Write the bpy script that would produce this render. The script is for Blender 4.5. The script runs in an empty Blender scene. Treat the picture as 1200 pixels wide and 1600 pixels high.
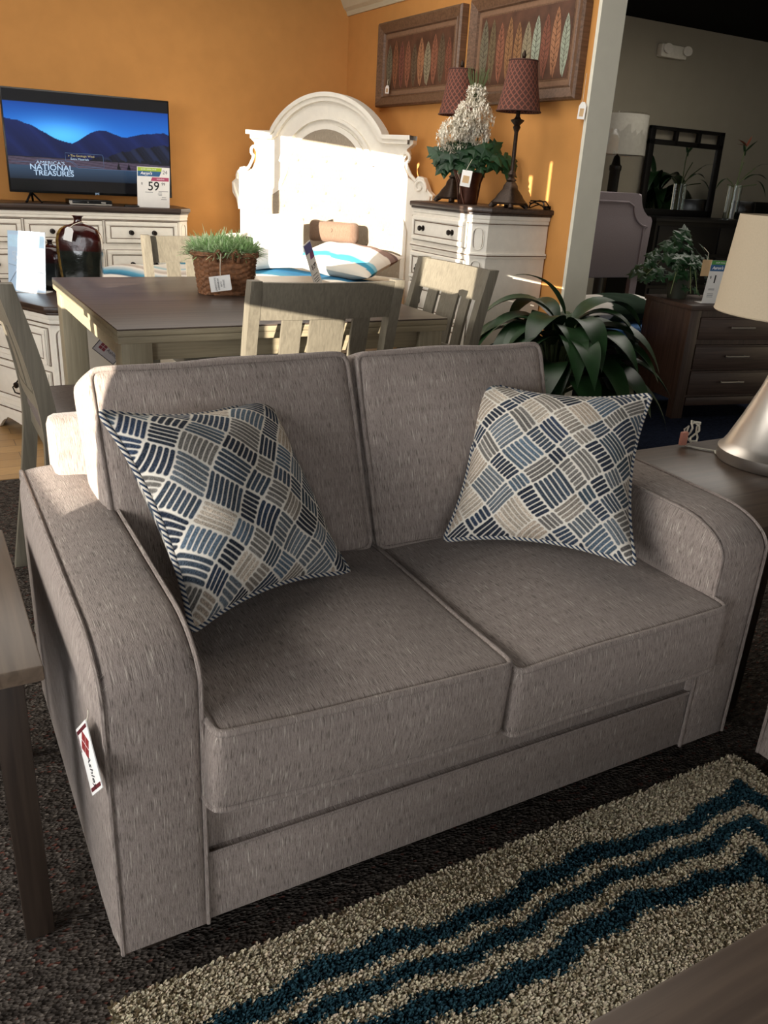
import bpy, bmesh, math, random
import numpy as np
from mathutils import Vector, Matrix, noise
random.seed(7)
PI = math.pi
SC = bpy.context.scene
COL = SC.collection
R = math.radians

# ------------------------------------------------------------------ naming
def tag(o, label=None, cat=None, group=None, kind=None):
    if label: o['label'] = label
    if cat: o['category'] = cat
    if group: o['group'] = group
    if kind: o['kind'] = kind
    return o

def thing(name, label, cat, loc=(0, 0, 0), rz=0.0, group=None):
    o = bpy.data.objects.new(name, None)
    o.empty_display_size = .05
    COL.objects.link(o)
    o.location = loc
    o.rotation_euler = (0, 0, rz)
    return tag(o, label, cat, group)

def box_uv(me):
    uv = me.uv_layers.new(name='UVMap')
    n = len(me.loops)
    if n == 0: return
    co = np.empty(len(me.vertices)*3); me.vertices.foreach_get('co', co); co = co.reshape(-1, 3)
    li = np.empty(n, dtype=np.int32); me.loops.foreach_get('vertex_index', li)
    no = np.empty(len(me.polygons)*3); me.polygons.foreach_get('normal', no); no = no.reshape(-1, 3)
    tot = np.empty(len(me.polygons), dtype=np.int32); me.polygons.foreach_get('loop_total', tot)
    fn = np.repeat(no, tot, axis=0)
    c = co[li]
    a = np.abs(fn)
    top = (a[:, 2] > a[:, 0]*.9) & (a[:, 2] > a[:, 1]*.9)
    side = (~top) & (a[:, 0] > a[:, 1])
    u = np.where(side, c[:, 1], c[:, 0]); v = np.where(top, c[:, 1], c[:, 2])
    out = np.stack([u, v], 1).ravel()
    uv.data.foreach_set('uv', out)

def obj(name, bm, mats, parent=None, loc=None, rot=None, smooth=35, uv=False):
    if isinstance(bm, bmesh.types.BMesh):
        me = bpy.data.meshes.new(name)
        bmesh.ops.recalc_face_normals(bm, faces=bm.faces)
        bm.to_mesh(me); bm.free()
    else:
        me = bm
    if not isinstance(mats, (list, tuple)): mats = [mats]
    for m in mats: me.materials.append(m)
    if smooth and len(me.polygons):
        me.polygons.foreach_set('use_smooth', [True]*len(me.polygons))
        me.set_sharp_from_angle(angle=R(smooth))
    if uv: box_uv(me)
    o = bpy.data.objects.new(name, me)
    COL.objects.link(o)
    if parent: o.parent = parent
    if loc is not None: o.location = loc
    if rot is not None: o.rotation_euler = rot
    return o

def struct(name, bm, m, **k):
    return tag(obj(name, bm, m, **k), kind='structure')

def copy_tree(o, parent=None):
    c = o.copy(); COL.objects.link(c)
    if parent: c.parent = parent
    for ch in list(o.children): copy_tree(ch, c)
    return c

# ------------------------------------------------------------------ shapes
def NB(): return bmesh.new()

def box(bm, x0, x1, y0, y1, z0, z1, bev=0.0, seg=2, mi=0, M=None):
    vs = [bm.verts.new((x, y, z)) for x in (x0, x1) for y in (y0, y1) for z in (z0, z1)]
    idx = [(0, 1, 3, 2), (4, 6, 7, 5), (0, 4, 5, 1), (2, 3, 7, 6), (0, 2, 6, 4), (1, 5, 7, 3)]
    fs = [bm.faces.new([vs[i] for i in f]) for f in idx]
    for f in fs: f.material_index = mi
    vv = vs
    if bev > 0:
        es = list({e for f in fs for e in f.edges})
        r = bmesh.ops.bevel(bm, geom=es, offset=bev, segments=seg, affect='EDGES', profile=.5)
        vv = list({v for f in r['faces'] for v in f.verts} | {v for v in vs if v.is_valid})
        for f in {f for v in vv for f in v.link_faces}: f.material_index = mi
    if M is not None:
        bmesh.ops.transform(bm, matrix=M, verts=vv)
    return vv

def prism(bm, pts, a0, a1, axis='y', mi=0, bev=0.0):
    def P(p, a):
        if axis == 'y': return (p[0], a, p[1])
        if axis == 'x': return (a, p[0], p[1])
        return (p[0], p[1], a)
    A = [bm.verts.new(P(p, a0)) for p in pts]
    B = [bm.verts.new(P(p, a1)) for p in pts]
    n = len(pts)
    fs = [bm.faces.new(A), bm.faces.new(B[::-1])]
    for i in range(n): fs.append(bm.faces.new((A[i], B[i], B[(i+1) % n], A[(i+1) % n])))
    for f in fs: f.material_index = mi
    if bev > 0:
        es = [e for f in fs[:2] for e in f.edges]
        bmesh.ops.bevel(bm, geom=es, offset=bev, segments=2, affect='EDGES', profile=.5)

def tube(bm, pts, r, seg=8, closed=False, mi=0, cap=True):
    pts = [Vector(p) for p in pts]; n = len(pts)
    rr = r if isinstance(r, (list, tuple)) else [r]*n
    rings = []; up = None
    for i, p in enumerate(pts):
        if closed: t = pts[(i+1) % n]-pts[i-1]
        else: t = pts[min(i+1, n-1)]-pts[max(i-1, 0)]
        if t.length < 1e-9: t = Vector((0, 0, 1))
        t.normalize()
        if up is None:
            up = t.orthogonal().normalized()
        up = (up-t*up.dot(t))
        if up.length < 1e-6: up = t.orthogonal()
        up.normalize(); s = t.cross(up)
        rings.append([bm.verts.new(p+(up*math.cos(2*PI*k/seg)+s*math.sin(2*PI*k/seg))*rr[i]) for k in range(seg)])
    m = n if closed else n-1
    for i in range(m):
        a = rings[i]; b = rings[(i+1) % n]
        if closed and i == n-1:
            best = min(range(seg), key=lambda q: sum((a[k].co-b[(k+q) % seg].co).length for k in range(seg)))
            b = [b[(k+best) % seg] for k in range(seg)]
        for k in range(seg):
            f = bm.faces.new((a[k], a[(k+1) % seg], b[(k+1) % seg], b[k])); f.material_index = mi
    if not closed and cap:
        for rg in (rings[0], rings[-1]):
            f = bm.faces.new(rg); f.material_index = mi

def lathe(bm, prof, c=(0, 0, 0), seg=32, sx=1.0, sy=1.0, mi=0, twist=None):
    rings = []
    for (r, z) in prof:
        if r < 1e-6: rings.append([bm.verts.new((c[0], c[1], c[2]+z))])
        else: rings.append([bm.verts.new((c[0]+sx*r*math.cos(2*PI*k/seg), c[1]+sy*r*math.sin(2*PI*k/seg), c[2]+z)) for k in range(seg)])
    for a, b in zip(rings, rings[1:]):
        for k in range(seg):
            k2 = (k+1) % seg
            if len(a) == 1 and len(b) == 1: break
            if len(a) == 1: f = bm.faces.new((a[0], b[k2], b[k]))
            elif len(b) == 1: f = bm.faces.new((a[k], a[k2], b[0]))
            else: f = bm.faces.new((a[k], a[k2], b[k2], b[k]))
            f.material_index = mi

def spow(s, e): return math.copysign(abs(s)**e, s)

def cushion_map(p, h, r, bulge, wr=0.0, seed=0.0):
    x, y, z = p
    q = Vector((x*h[0], y*h[1], z*h[2]))
    inn = Vector((max(-h[0]+r, min(h[0]-r, q.x)), max(-h[1]+r, min(h[1]-r, q.y)), max(-h[2]+r, min(h[2]-r, q.z))))
    d = q-inn
    if d.length > 1e-9: pos = inn+d.normalized()*r
    else: pos = inn
    if abs(x) < 1 or abs(y) < 1 or abs(z) < 1:
        pass
    pos.x += x*bulge[0]*(1-y*y)*(1-z*z)
    pos.y += y*bulge[1]*(1-x*x)*(1-z*z)
    pos.z += z*bulge[2]*(1-x*x)*(1-y*y)
    if wr:
        pos += Vector((0, wr*noise.noise(Vector((pos.x*5+seed, pos.z*5, pos.y*5))), wr*noise.noise(Vector((pos.x*4+seed, pos.y*4, pos.z*4+9)))))
    return pos

def cushion(h, r, bulge, n=30, wr=0.004, seed=0.0):
    bm = NB()
    t = [spow(s, 1.0) for s in np.linspace(-1, 1, n+1)]
    t = [math.copysign(1-(1-abs(s))**1.7, s) for s in t]
    for ax in range(3):
        for sg in (-1, 1):
            g = {}
            for i, a in enumerate(t):
                for j, b in enumerate(t):
                    p = [0, 0, 0]; p[ax] = sg; p[(ax+1) % 3] = a; p[(ax+2) % 3] = b
                    g[i, j] = bm.verts.new(cushion_map(p, h, r, bulge, wr, seed))
            for i in range(n):
                for j in range(n):
                    bm.faces.new((g[i, j], g[i+1, j], g[i+1, j+1], g[i, j+1]))
    bmesh.ops.remove_doubles(bm, verts=bm.verts, dist=1e-5)
    return bm

def welt(h, r, bulge, axis, sg, rad=.0055, wr=0.004, seed=0.0, n=36):
    """path of the piping along the perimeter of one face"""
    o1, o2 = (axis+1) % 3, (axis+2) % 3
    loop = [(-1, s) for s in np.linspace(-1, 1, n, endpoint=False)] + [(s, 1) for s in np.linspace(-1, 1, n, endpoint=False)] \
        + [(1, -s) for s in np.linspace(-1, 1, n, endpoint=False)] + [(-s, -1) for s in np.linspace(-1, 1, n, endpoint=False)]
    pts = []
    for a, b in loop:
        # keep round corners
        p = [0, 0, 0]; p[axis] = sg; p[o1] = a; p[o2] = b
        c = cushion_map(p, h, r, bulge, wr, seed)
        d = Vector((p[0] if axis == 0 or abs(p[0]) > .999 else 0, p[1] if axis == 1 or abs(p[1]) > .999 else 0, p[2] if axis == 2 or abs(p[2]) > .999 else 0))
        pts.append(c+d.normalized()*rad*.45)
    # smooth the corners
    for _ in range(2):
        pts = [(pts[i-1]+pts[i]*2+pts[(i+1) % len(pts)])/4 for i in range(len(pts))]
    bm = NB(); tube(bm, pts, rad, 7, closed=True)
    return bm

FONT = None
def text_obj(name, s, size, mat, parent, loc, rot=(PI/2, 0, 0), align='CENTER', ext=.0006, bold=0.0, sx=1.0, shear=0.0):
    cu = bpy.data.curves.new('txt', 'FONT')
    cu.body = s; cu.size = size; cu.align_x = align; cu.align_y = 'CENTER'
    cu.extrude = ext; cu.offset = bold; cu.shear = shear; cu.resolution_u = 4
    t = bpy.data.objects.new('txt', cu); COL.objects.link(t)
    bpy.context.view_layer.update()
    dg = bpy.context.evaluated_depsgraph_get()
    me = bpy.data.meshes.new_from_object(t.evaluated_get(dg))
    bpy.data.objects.remove(t)
    if sx != 1.0: me.transform(Matrix.Diagonal((sx, 1, 1, 1)))
    me.name = name; me.materials.clear()
    return obj(name, me, mat, parent, loc, rot, smooth=0)

# ------------------------------------------------------------------ materials
def newmat(name):
    m = bpy.data.materials.new(name); m.use_nodes = True
    nt = m.node_tree; b = nt.nodes['Principled BSDF']
    return m, nt, b
def L(nt, a, b): nt.links.new(a, b)
def col(h):
    def f(c): return c/12.92 if c <= .04045 else ((c+.055)/1.055)**2.4
    return tuple(f(int(h[i:i+2], 16)/255) for i in (0, 2, 4))+(1,)
def plain(name, c, rough=.6, metal=0.0, var=.06, scale=30, bump=0.0, spec=.5, trans=0.0, ior=1.45, coat=0.0):
    m, nt, b = newmat(name)
    c = col(c) if isinstance(c, str) else tuple(c)+(1,)
    tc = nt.nodes.new('ShaderNodeTexCoord'); nz = nt.nodes.new('ShaderNodeTexNoise')
    nz.inputs['Scale'].default_value = scale; nz.inputs['Detail'].default_value = 4
    L(nt, tc.outputs['Object'], nz.inputs['Vector'])
    rp = nt.nodes.new('ShaderNodeValToRGB')
    rp.color_ramp.elements[0].position = .3; rp.color_ramp.elements[1].position = .7
    rp.color_ramp.elements[0].color = tuple(x*(1-var) for x in c[:3])+(1,)
    rp.color_ramp.elements[1].color = tuple(min(1, x*(1+var)) for x in c[:3])+(1,)
    L(nt, nz.outputs['Fac'], rp.inputs['Fac']); L(nt, rp.outputs['Color'], b.inputs['Base Color'])
    b.inputs['Roughness'].default_value = rough; b.inputs['Metallic'].default_value = metal
    b.inputs['Specular IOR Level'].default_value = spec; b.inputs['IOR'].default_value = ior
    if trans: b.inputs['Transmission Weight'].default_value = trans
    if coat: b.inputs['Coat Weight'].default_value = coat; b.inputs['Coat Roughness'].default_value = .08
    if bump:
        bp = nt.nodes.new('ShaderNodeBump'); bp.inputs['Strength'].default_value = bump; bp.inputs['Distance'].default_value = .004
        L(nt, nz.outputs['Fac'], bp.inputs['Height']); L(nt, bp.outputs['Normal'], b.inputs['Normal'])
    return m
def wood(name, c1, c2, axis='x', rough=.45, scale=1.0, bump=.15, spec=.4):
    m, nt, b = newmat(name)
    tc = nt.nodes.new('ShaderNodeTexCoord'); mp = nt.nodes.new('ShaderNodeMapping')
    s = {'x': (2, 45, 45), 'y': (45, 2, 45), 'z': (45, 45, 2)}[axis]
    mp.inputs['Scale'].default_value = tuple(v*scale for v in s)
    nz = nt.nodes.new('ShaderNodeTexNoise'); nz.inputs['Scale'].default_value = 1.6; nz.inputs['Detail'].default_value = 8; nz.inputs['Distortion'].default_value = .6
    L(nt, tc.outputs['Object'], mp.inputs['Vector']); L(nt, mp.outputs['Vector'], nz.inputs['Vector'])
    rp = nt.nodes.new('ShaderNodeValToRGB'); rp.color_ramp.elements[0].position = .32; rp.color_ramp.elements[1].position = .68
    rp.color_ramp.elements[0].color = col(c1); rp.color_ramp.elements[1].color = col(c2)
    L(nt, nz.outputs['Fac'], rp.inputs['Fac']); L(nt, rp.outputs['Color'], b.inputs['Base Color'])
    b.inputs['Roughness'].default_value = rough; b.inputs['Specular IOR Level'].default_value = spec
    bp = nt.nodes.new('ShaderNodeBump'); bp.inputs['Strength'].default_value = bump; bp.inputs['Distance'].default_value = .002
    L(nt, nz.outputs['Fac'], bp.inputs['Height']); L(nt, bp.outputs['Normal'], b.inputs['Normal'])
    return m
def mixc(nt, fac, a, b_, typ='MIX'):
    n = nt.nodes.new('ShaderNodeMix'); n.data_type = 'RGBA'; n.blend_type = typ
    for sock, v in ((n.inputs[0], fac), (n.inputs[6], a), (n.inputs[7], b_)):
        if isinstance(v, (int, float)): sock.default_value = v
        elif isinstance(v, tuple): sock.default_value = v
        else: L(nt, v, sock)
    return n.outputs[2]
def ramp(nt, src, p0, p1, c0=(0, 0, 0, 1), c1=(1, 1, 1, 1)):
    r = nt.nodes.new('ShaderNodeValToRGB'); e = r.color_ramp.elements
    e[0].position = p0; e[1].position = p1; e[0].color = c0; e[1].color = c1
    L(nt, src, r.inputs['Fac']); return r.outputs['Color']
def uvnoise(nt, uvout, su, sv, detail=3, scale=1.0):
    mp = nt.nodes.new('ShaderNodeMapping'); mp.inputs['Scale'].default_value = (su, sv, 1)
    L(nt, uvout, mp.inputs['Vector'])
    n = nt.nodes.new('ShaderNodeTexNoise'); n.inputs['Scale'].default_value = scale; n.inputs['Detail'].default_value = detail
    n.inputs['Roughness'].default_value = .6
    L(nt, mp.outputs['Vector'], n.inputs['Vector']); return n.outputs['Fac']
def tweed(name, base, dark, light, amount=1.0):
    """woven upholstery: long dark and pale slubs running along v"""
    m, nt, b = newmat(name)
    uv = nt.nodes.new('ShaderNodeUVMap'); uv.uv_map = 'UVMap'; u = uv.outputs['UV']
    fine = uvnoise(nt, u, 620, 160, 2)
    st = uvnoise(nt, u, 640, 36, 2)
    sl = uvnoise(nt, u, 560, 20, 1)
    big = uvnoise(nt, u, 6, 4, 2)
    c = mixc(nt, ramp(nt, fine, .35, .65), col(base), tuple(x*.80 for x in col(base)[:3])+(1,))
    c = mixc(nt, ramp(nt, st, .53, .63, (0, 0, 0, 1), (.75, .75, .75, 1)), c, col(dark))
    c = mixc(nt, ramp(nt, sl, .62, .71, (0, 0, 0, 1), (.8, .8, .8, 1)), c, col(light))
    c = mixc(nt, ramp(nt, big, .3, .7, (.0, .0, .0, 1), (.25, .25, .25, 1)), c, tuple(x*.8 for x in col(base)[:3])+(1,))
    L(nt, c, b.inputs['Base Color'])
    b.inputs['Roughness'].default_value = .95; b.inputs['Specular IOR Level'].default_value = .15
    b.inputs['Sheen Weight'].default_value = .12; b.inputs['Sheen Roughness'].default_value = .5
    bp = nt.nodes.new('ShaderNodeBump'); bp.inputs['Strength'].default_value = .35*amount; bp.inputs['Distance'].default_value = .0015
    ad = nt.nodes.new('ShaderNodeMath'); ad.operation = 'ADD'; L(nt, fine, ad.inputs[0]); L(nt, sl, ad.inputs[1])
    L(nt, ad.outputs[0], bp.inputs['Height']); L(nt, bp.outputs['Normal'], b.inputs['Normal'])
    return m
def vcol(name, rough=.9, bump=0.0, emit=0.0, spec=.2, bscale=900):
    m, nt, b = newmat(name)
    vc = nt.nodes.new('ShaderNodeVertexColor'); vc.layer_name = 'Col'
    if emit:
        b.inputs['Base Color'].default_value = (.004, .004, .005, 1)
        L(nt, vc.outputs['Color'], b.inputs['Emission Color']); b.inputs['Emission Strength'].default_value = emit
    else:
        L(nt, vc.outputs['Color'], b.inputs['Base Color'])
    b.inputs['Roughness'].default_value = rough; b.inputs['Specular IOR Level'].default_value = spec
    if bump:
        tc = nt.nodes.new('ShaderNodeTexCoord'); nz = nt.nodes.new('ShaderNodeTexNoise'); nz.inputs['Scale'].default_value = bscale
        L(nt, tc.outputs['Object'], nz.inputs['Vector'])
        bp = nt.nodes.new('ShaderNodeBump'); bp.inputs['Strength'].default_value = bump; bp.inputs['Distance'].default_value = .002
        L(nt, nz.outputs['Fac'], bp.inputs['Height']); L(nt, bp.outputs['Normal'], b.inputs['Normal'])
    return m
def emis(name, c, s):
    m, nt, b = newmat(name)
    b.inputs['Base Color'].default_value = (0, 0, 0, 1)
    b.inputs['Emission Color'].default_value = col(c); b.inputs['Emission Strength'].default_value = s
    return m
def glass(name, c='ffffff', rough=.0):
    m, nt, b = newmat(name)
    b.inputs['Base Color'].default_value = col(c); b.inputs['Roughness'].default_value = rough
    b.inputs['Transmission Weight'].default_value = 1.0; b.inputs['IOR'].default_value = 1.45
    return m

SOFA = tweed('sofa_tweed', '9c8f87', '4a423c', 'd0c6b8')
SEATF = tweed('chair_seat_weave', '6b5f58', '3d3530', '8a7d73')
LINEN = tweed('headboard_linen', 'a39684', '7f7464', 'c4b9a6', .6)
BROWNLINEN = tweed('bolster_linen', '7d6656', '5f4c3f', '93796a', .6)
def carpet_mat(name, c1, c2, flecks=True):
    m, nt, b = newmat(name)
    tc = nt.nodes.new('ShaderNodeTexCoord')
    vo = nt.nodes.new('ShaderNodeTexVoronoi'); vo.inputs['Scale'].default_value = 190
    mp = nt.nodes.new('ShaderNodeMapping'); mp.inputs['Scale'].default_value = (.55, 1, 1); mp.inputs['Rotation'].default_value = (0, 0, .15)
    L(nt, tc.outputs['Object'], mp.inputs['Vector']); L(nt, mp.outputs['Vector'], vo.inputs['Vector'])
    nz = nt.nodes.new('ShaderNodeTexNoise'); nz.inputs['Scale'].default_value = 60; nz.inputs['Detail'].default_value = 6
    L(nt, mp.outputs['Vector'], nz.inputs['Vector'])
    c = mixc(nt, ramp(nt, nz.outputs['Fac'], .38, .64), col(c1), col(c2))
    if flecks:
        hs = nt.nodes.new('ShaderNodeSeparateColor'); L(nt, vo.outputs['Color'], hs.inputs[0])
        c = mixc(nt, ramp(nt, hs.outputs[0], .90, .93), c, col('6a625a'))
        c = mixc(nt, ramp(nt, hs.outputs[1], .95, .97), c, col('5c3a32'))
    L(nt, c, b.inputs['Base Color']); b.inputs['Roughness'].default_value = 1.0; b.inputs['Specular IOR Level'].default_value = .05
    bp = nt.nodes.new('ShaderNodeBump'); bp.inputs['Strength'].default_value = 1.0; bp.inputs['Distance'].default_value = .008
    L(nt, vo.outputs['Distance'], bp.inputs['Height']); L(nt, bp.outputs['Normal'], b.inputs['Normal'])
    return m
CARPET = carpet_mat('loop_carpet', '332e2a', '57504a')
BLUECARPET = carpet_mat('blue_carpet', '151b2b', '20283a', False)
ORANGE = plain('orange_paint', 'c98f50', .75, var=.04, scale=8, bump=.05, spec=.25)
GREYWALL = plain('greige_paint', '8f8878', .8, var=.03, scale=6, spec=.2)
CREAM = plain('cream_trim_paint', 'c8bea2', .55, var=.04, scale=10)
ENDCAP = plain('pale_grey_paint', 'dcd8c8', .7, var=.03, scale=10, spec=.2)
BLACKCEIL = plain('black_ceiling_paint', '0b0a09', .9, spec=.1)
WHITEP = plain('aged_white_paint', 'e6e0d4', .5, var=.04, scale=22)
RUB = plain('rubbed_brown_edge', '6f5b4a', .6, var=.2, scale=60)
DARKTOP = wood('dark_cabinet_top', '2b211c', '4a3b33', 'x', .35)
TABTOP = wood('table_top_wood', '3b322d', '574a42', 'x', .38, .6)
TABW = wood('weathered_table_wood', '8d826b', 'a0957c', 'x', .55, 1.5)
TABWZ = wood('weathered_leg_wood', '8a806a', '9d937c', 'z', .55, 1.5)
CHAIRW = wood('grey_chair_wood', '655f53', '767062', 'z', .5, 1.8)
ENDW = wood('end_table_wood', '5d4f42', '7a6959', 'y', .35, .6)
ENDWX = wood('end_table_brown_wood', '4c4038', '635448', 'x', .35, .6)
ENDLEG = wood('dark_leg_wood', '2a211b', '3a2f27', 'z', .45)
ESPR = wood('espresso_wood', '3c2f29', '53433b', 'z', .42)
ESPRX = wood('espresso_wood_front', '3c2f29', '53433b', 'x', .42)
BLACKW = plain('black_lacquer', '0a0909', .5, spec=.3)
BRONZE = plain('dark_bronze', '211a16', .4, .6, var=.2, scale=80)
LAMPBRONZE = plain('antique_bronze', '33261d', .45, .5, var=.3, scale=90, bump=.3)
COPPER = plain('dark_copper', '4a2c22', .35, .6, var=.25, scale=30)
NICKEL = plain('brushed_nickel', 'd2cac0', .38, .9, var=.06, scale=5)
STEEL = plain('satin_steel', 'c8c2b8', .4, .8)
BLACKPL = plain('black_plastic', '060606', .25, spec=.5)
DARKPL = plain('dark_plastic', '15130f', .45)
WHITEPL = plain('white_plastic', 'cfcabc', .5)
CARD = plain('white_card', 'eceae6', .55, var=.02)
KRAFT = plain('kraft_card', 'c6a67c', .7)
MAROON = plain('maroon_ink', '5c1b22', .6)
REDINK = plain('red_ink', '8c2a2a', .6)
BLACKINK = plain('black_ink', '141416', .6)
GREYINK = plain('grey_ink', '77777a', .6)
BLUEINK = plain('blue_ink', '33618f', .6)
GREENINK = plain('green_ink', 'a4bf3f', .6)
GREENINK2 = plain('deep_green_ink', '4d8f45', .6)
ROSEINK = plain('rose_ink', 'b04a6b', .6)
WHITEINK = plain('white_ink', 'f4f4f4', .6)
STRING = plain('string', 'd8cfbd', .8)
SHADE = plain('linen_shade', 'b8a88f', .85, var=.03, scale=200, bump=.05)
WICKER = plain('wicker', '7a5235', .7, var=.45, scale=70, bump=.5)
LEAFD = plain('dark_leaf', '1f3a1e', .42, var=.35, scale=14, spec=.5)
LEAFIVY = plain('ivy_leaf', '1d3c20', .45, var=.35, scale=20)
GRASSM = plain('succulent_blade', '8fb075', .6, var=.35, scale=60)
FLOWERW = plain('white_petal', 'efe9da', .7, var=.08, scale=90)
STEMG = plain('green_stem', '5d6a45', .6)
GLAZER = plain('oxblood_glaze', '300d0b', .2, var=.4, scale=30, bump=.4, spec=.5, coat=.25)
GLAZEG = plain('dark_green_glaze', '171c18', .12, var=.5, scale=30, bump=.4, spec=.7, coat=.6)
GLAZEM = plain('mottled_amber_glaze', '6a5326', .15, var=.6, scale=45, bump=.4, spec=.7, coat=.6)
MIRROR = plain('mirror_silver', 'd8dad8', .02, 1.0, var=0)
GREYVEL = plain('mauve_grey_upholstery', '857c80', .85, var=.06, scale=120)
BLUEFAB = plain('bright_blue_cover', '2a5f96', .75, var=.1, scale=30)
DGREEN = plain('dark_green_cloth', '1c3324', .8, var=.1)
WHITEFAB = plain('white_cotton', 'e4e2dc', .85, var=.03)
TAUPEF = plain('taupe_cotton', '8d7f76', .85, var=.06)
FRAMEW = wood('brown_frame_wood', '57402f', '775a46', 'y', .4)
MATB = plain('brown_mat_board', '7d5f49', .7, var=.1, scale=60)
PRINTBG = plain('umber_print', '553829', .6, var=.35, scale=12)
FILM = glass('clear_film', 'ffffff', .05)
CLEARGLASS = glass('clear_glass', 'eef4f0', 0)
TEALPILE = vcol('shag_pile', .95, spec=.05)
PILLOWM = vcol('pillow_basket_weave', .9, .25)
BEDM = vcol('striped_bedding', .9)
GRAIN = None
# floor planks
def plank_mat():
    m, nt, b = newmat('pale_wood_planks')
    tc = nt.nodes.new('ShaderNodeTexCoord'); mp = nt.nodes.new('ShaderNodeMapping')
    L(nt, tc.outputs['Object'], mp.inputs['Vector'])
    br = nt.nodes.new('ShaderNodeTexBrick'); br.inputs['Scale'].default_value = 1
    br.inputs['Brick Width'].default_value = 1.2; br.inputs['Row Height'].default_value = .11
    br.inputs['Mortar Size'].default_value = .002
    br.inputs['Color1'].default_value = col('a07d52'); br.inputs['Color2'].default_value = col('b8925f'); br.inputs['Mortar'].default_value = col('5b452d')
    L(nt, mp.outputs['Vector'], br.inputs['Vector'])
    mp2 = nt.nodes.new('ShaderNodeMapping'); mp2.inputs['Scale'].default_value = (3, 50, 1); L(nt, tc.outputs['Object'], mp2.inputs['Vector'])
    nz = nt.nodes.new('ShaderNodeTexNoise'); nz.inputs['Detail'].default_value = 6; L(nt, mp2.outputs['Vector'], nz.inputs['Vector'])
    c = mixc(nt, ramp(nt, nz.outputs['Fac'], .3, .7, (0, 0, 0, 1), (.5, .5, .5, 1)), br.outputs['Color'], col('7d5f3c'))
    L(nt, c, b.inputs['Base Color']); b.inputs['Roughness'].default_value = .4
    return m
PLANK = plank_mat()

# ------------------------------------------------------------------ camera
F_PX, PITCH, ROLL, YAW = 1298.5, .3847, .0583, .5233
CAM = Vector((-.96995, -1.16109, 1.394125))
fw = Vector((math.sin(YAW)*math.cos(PITCH), math.cos(YAW)*math.cos(PITCH), -math.sin(PITCH)))
rt = Vector((math.cos(YAW), -math.sin(YAW), 0)); up = rt.cross(fw)
r2 = math.cos(ROLL)*rt+math.sin(ROLL)*up; u2 = -math.sin(ROLL)*rt+math.cos(ROLL)*up
cd = bpy.data.cameras.new('camera'); cam = bpy.data.objects.new('camera', cd); COL.objects.link(cam)
cam.matrix_world = Matrix(((r2.x, u2.x, -fw.x, CAM.x), (r2.y, u2.y, -fw.y, CAM.y), (r2.z, u2.z, -fw.z, CAM.z), (0, 0, 0, 1)))
cd.sensor_fit = 'VERTICAL'; cd.sensor_height = 36; cd.lens = F_PX/1600*36; cd.clip_start = .02
SC.camera = cam

# ------------------------------------------------------------------ setting
b = NB(); box(b, -3.7, 9.2, -6, 6.4, -.12, 0.0); struct('floor', b, CARPET)
b = NB(); box(b, -3.6, 2.40, 2.80, 5.70, 0.0, .004); struct('floor.001', b, PLANK)
b = NB(); box(b, 1.60, 9.1, .95, 2.795, 0.0, .004); box(b, 2.54, 9.1, 2.80, 6.10, 0, .004); struct('floor.002', b, BLUECARPET)
b = NB(); box(b, -3.7, 2.54, 5.70, 5.82, 0, 3.0); struct('wall_back', b, ORANGE)
b = NB(); box(b, 2.40, 2.54, 2.72, 5.70, 0, 2.60); struct('wall_right', b, ORANGE)
b = NB(); box(b, 2.385, 2.555, 2.695, 2.72, 0, 2.999); box(b, 2.395, 2.545, 2.72, 2.76, 2.60, 2.999); struct('trim_1', b, ENDCAP)
b = NB()   # crown moulding along the top of the partition
prism(b, [(2.40, 2.55), (2.385, 2.55), (2.375, 2.58), (2.35, 2.60), (2.325, 2.65), (2.31, 2.66), (2.31, 2.685), (2.54, 2.685), (2.54, 2.60), (2.40, 2.60)], 2.76, 5.70, 'y')
struct('trim_2', b, CREAM, smooth=20)
b = NB(); box(b, 2.54, 9.2, 6.10, 6.25, 0, 3.0); struct('wall_back.001', b, GREYWALL)
b = NB(); box(b, -3.7, 9.2, -6, 6.25, 3.0, 3.1); struct('ceiling', b, BLACKCEIL)
b = NB(); box(b, 9.1, 9.2, -6, 6.1, 0, 3.0); struct('wall_right.001', b, GREYWALL)

# unseen left wall masking the sun; openings shaped to place its patches (y0,y1,z0,z1)
WX = -3.6
opens = [(-.06, .85, 1.50, 2.57), (.85, 1.16, 1.75, 2.57), (1.16, 1.31, 1.30, 2.57), (1.37, 1.80, 1.60, 2.57), (-.45, .45, 1.36, 1.45), (-1.575, -1.22, 1.20, 1.64), (-1.80, -1.38, 1.78, 1.92), (-1.56, -1.52, 2.38, 2.60), (-1.39, -1.335, 2.40, 2.52), (-1.15, -1.095, 1.9, 2.35), (-1.075, -1.02, 1.9, 2.35)]
ys = sorted({-6.0, 5.7} | {o[0] for o in opens} | {o[1] for o in opens})
zs = sorted({0.0, 3.0} | {o[2] for o in opens} | {o[3] for o in opens})
b = NB()
for i in range(len(ys)-1):
    for j in range(len(zs)-1):
        yc, zc = (ys[i]+ys[i+1])/2, (zs[j]+zs[j+1])/2
        if not any(o[0] < yc < o[1] and o[2] < zc < o[3] for o in opens):
            box(b, WX-.03, WX, ys[i], ys[i+1], zs[j], zs[j+1])
struct('wall_left_sun_slots', b, GREYWALL)

# ------------------------------------------------------------------ loveseat
sofa = thing('loveseat', 'grey tweed two-seat loveseat holding two patterned pillows, facing the shaggy rug', 'loveseat')
# base with a stitched seam
b = NB()
box(b, -.645, .645, .006, .80, .05, .213, .006)
box(b, -.645, .645, .022, .80, .205, .335, .010)
base = obj('base', b, SOFA, sofa, uv=True)
b = NB(); tube(b, [(x, .006, .213) for x in np.linspace(-.645, .645, 20)], .004, 6); obj('piping', b, SOFA, base, uv=True)
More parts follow.
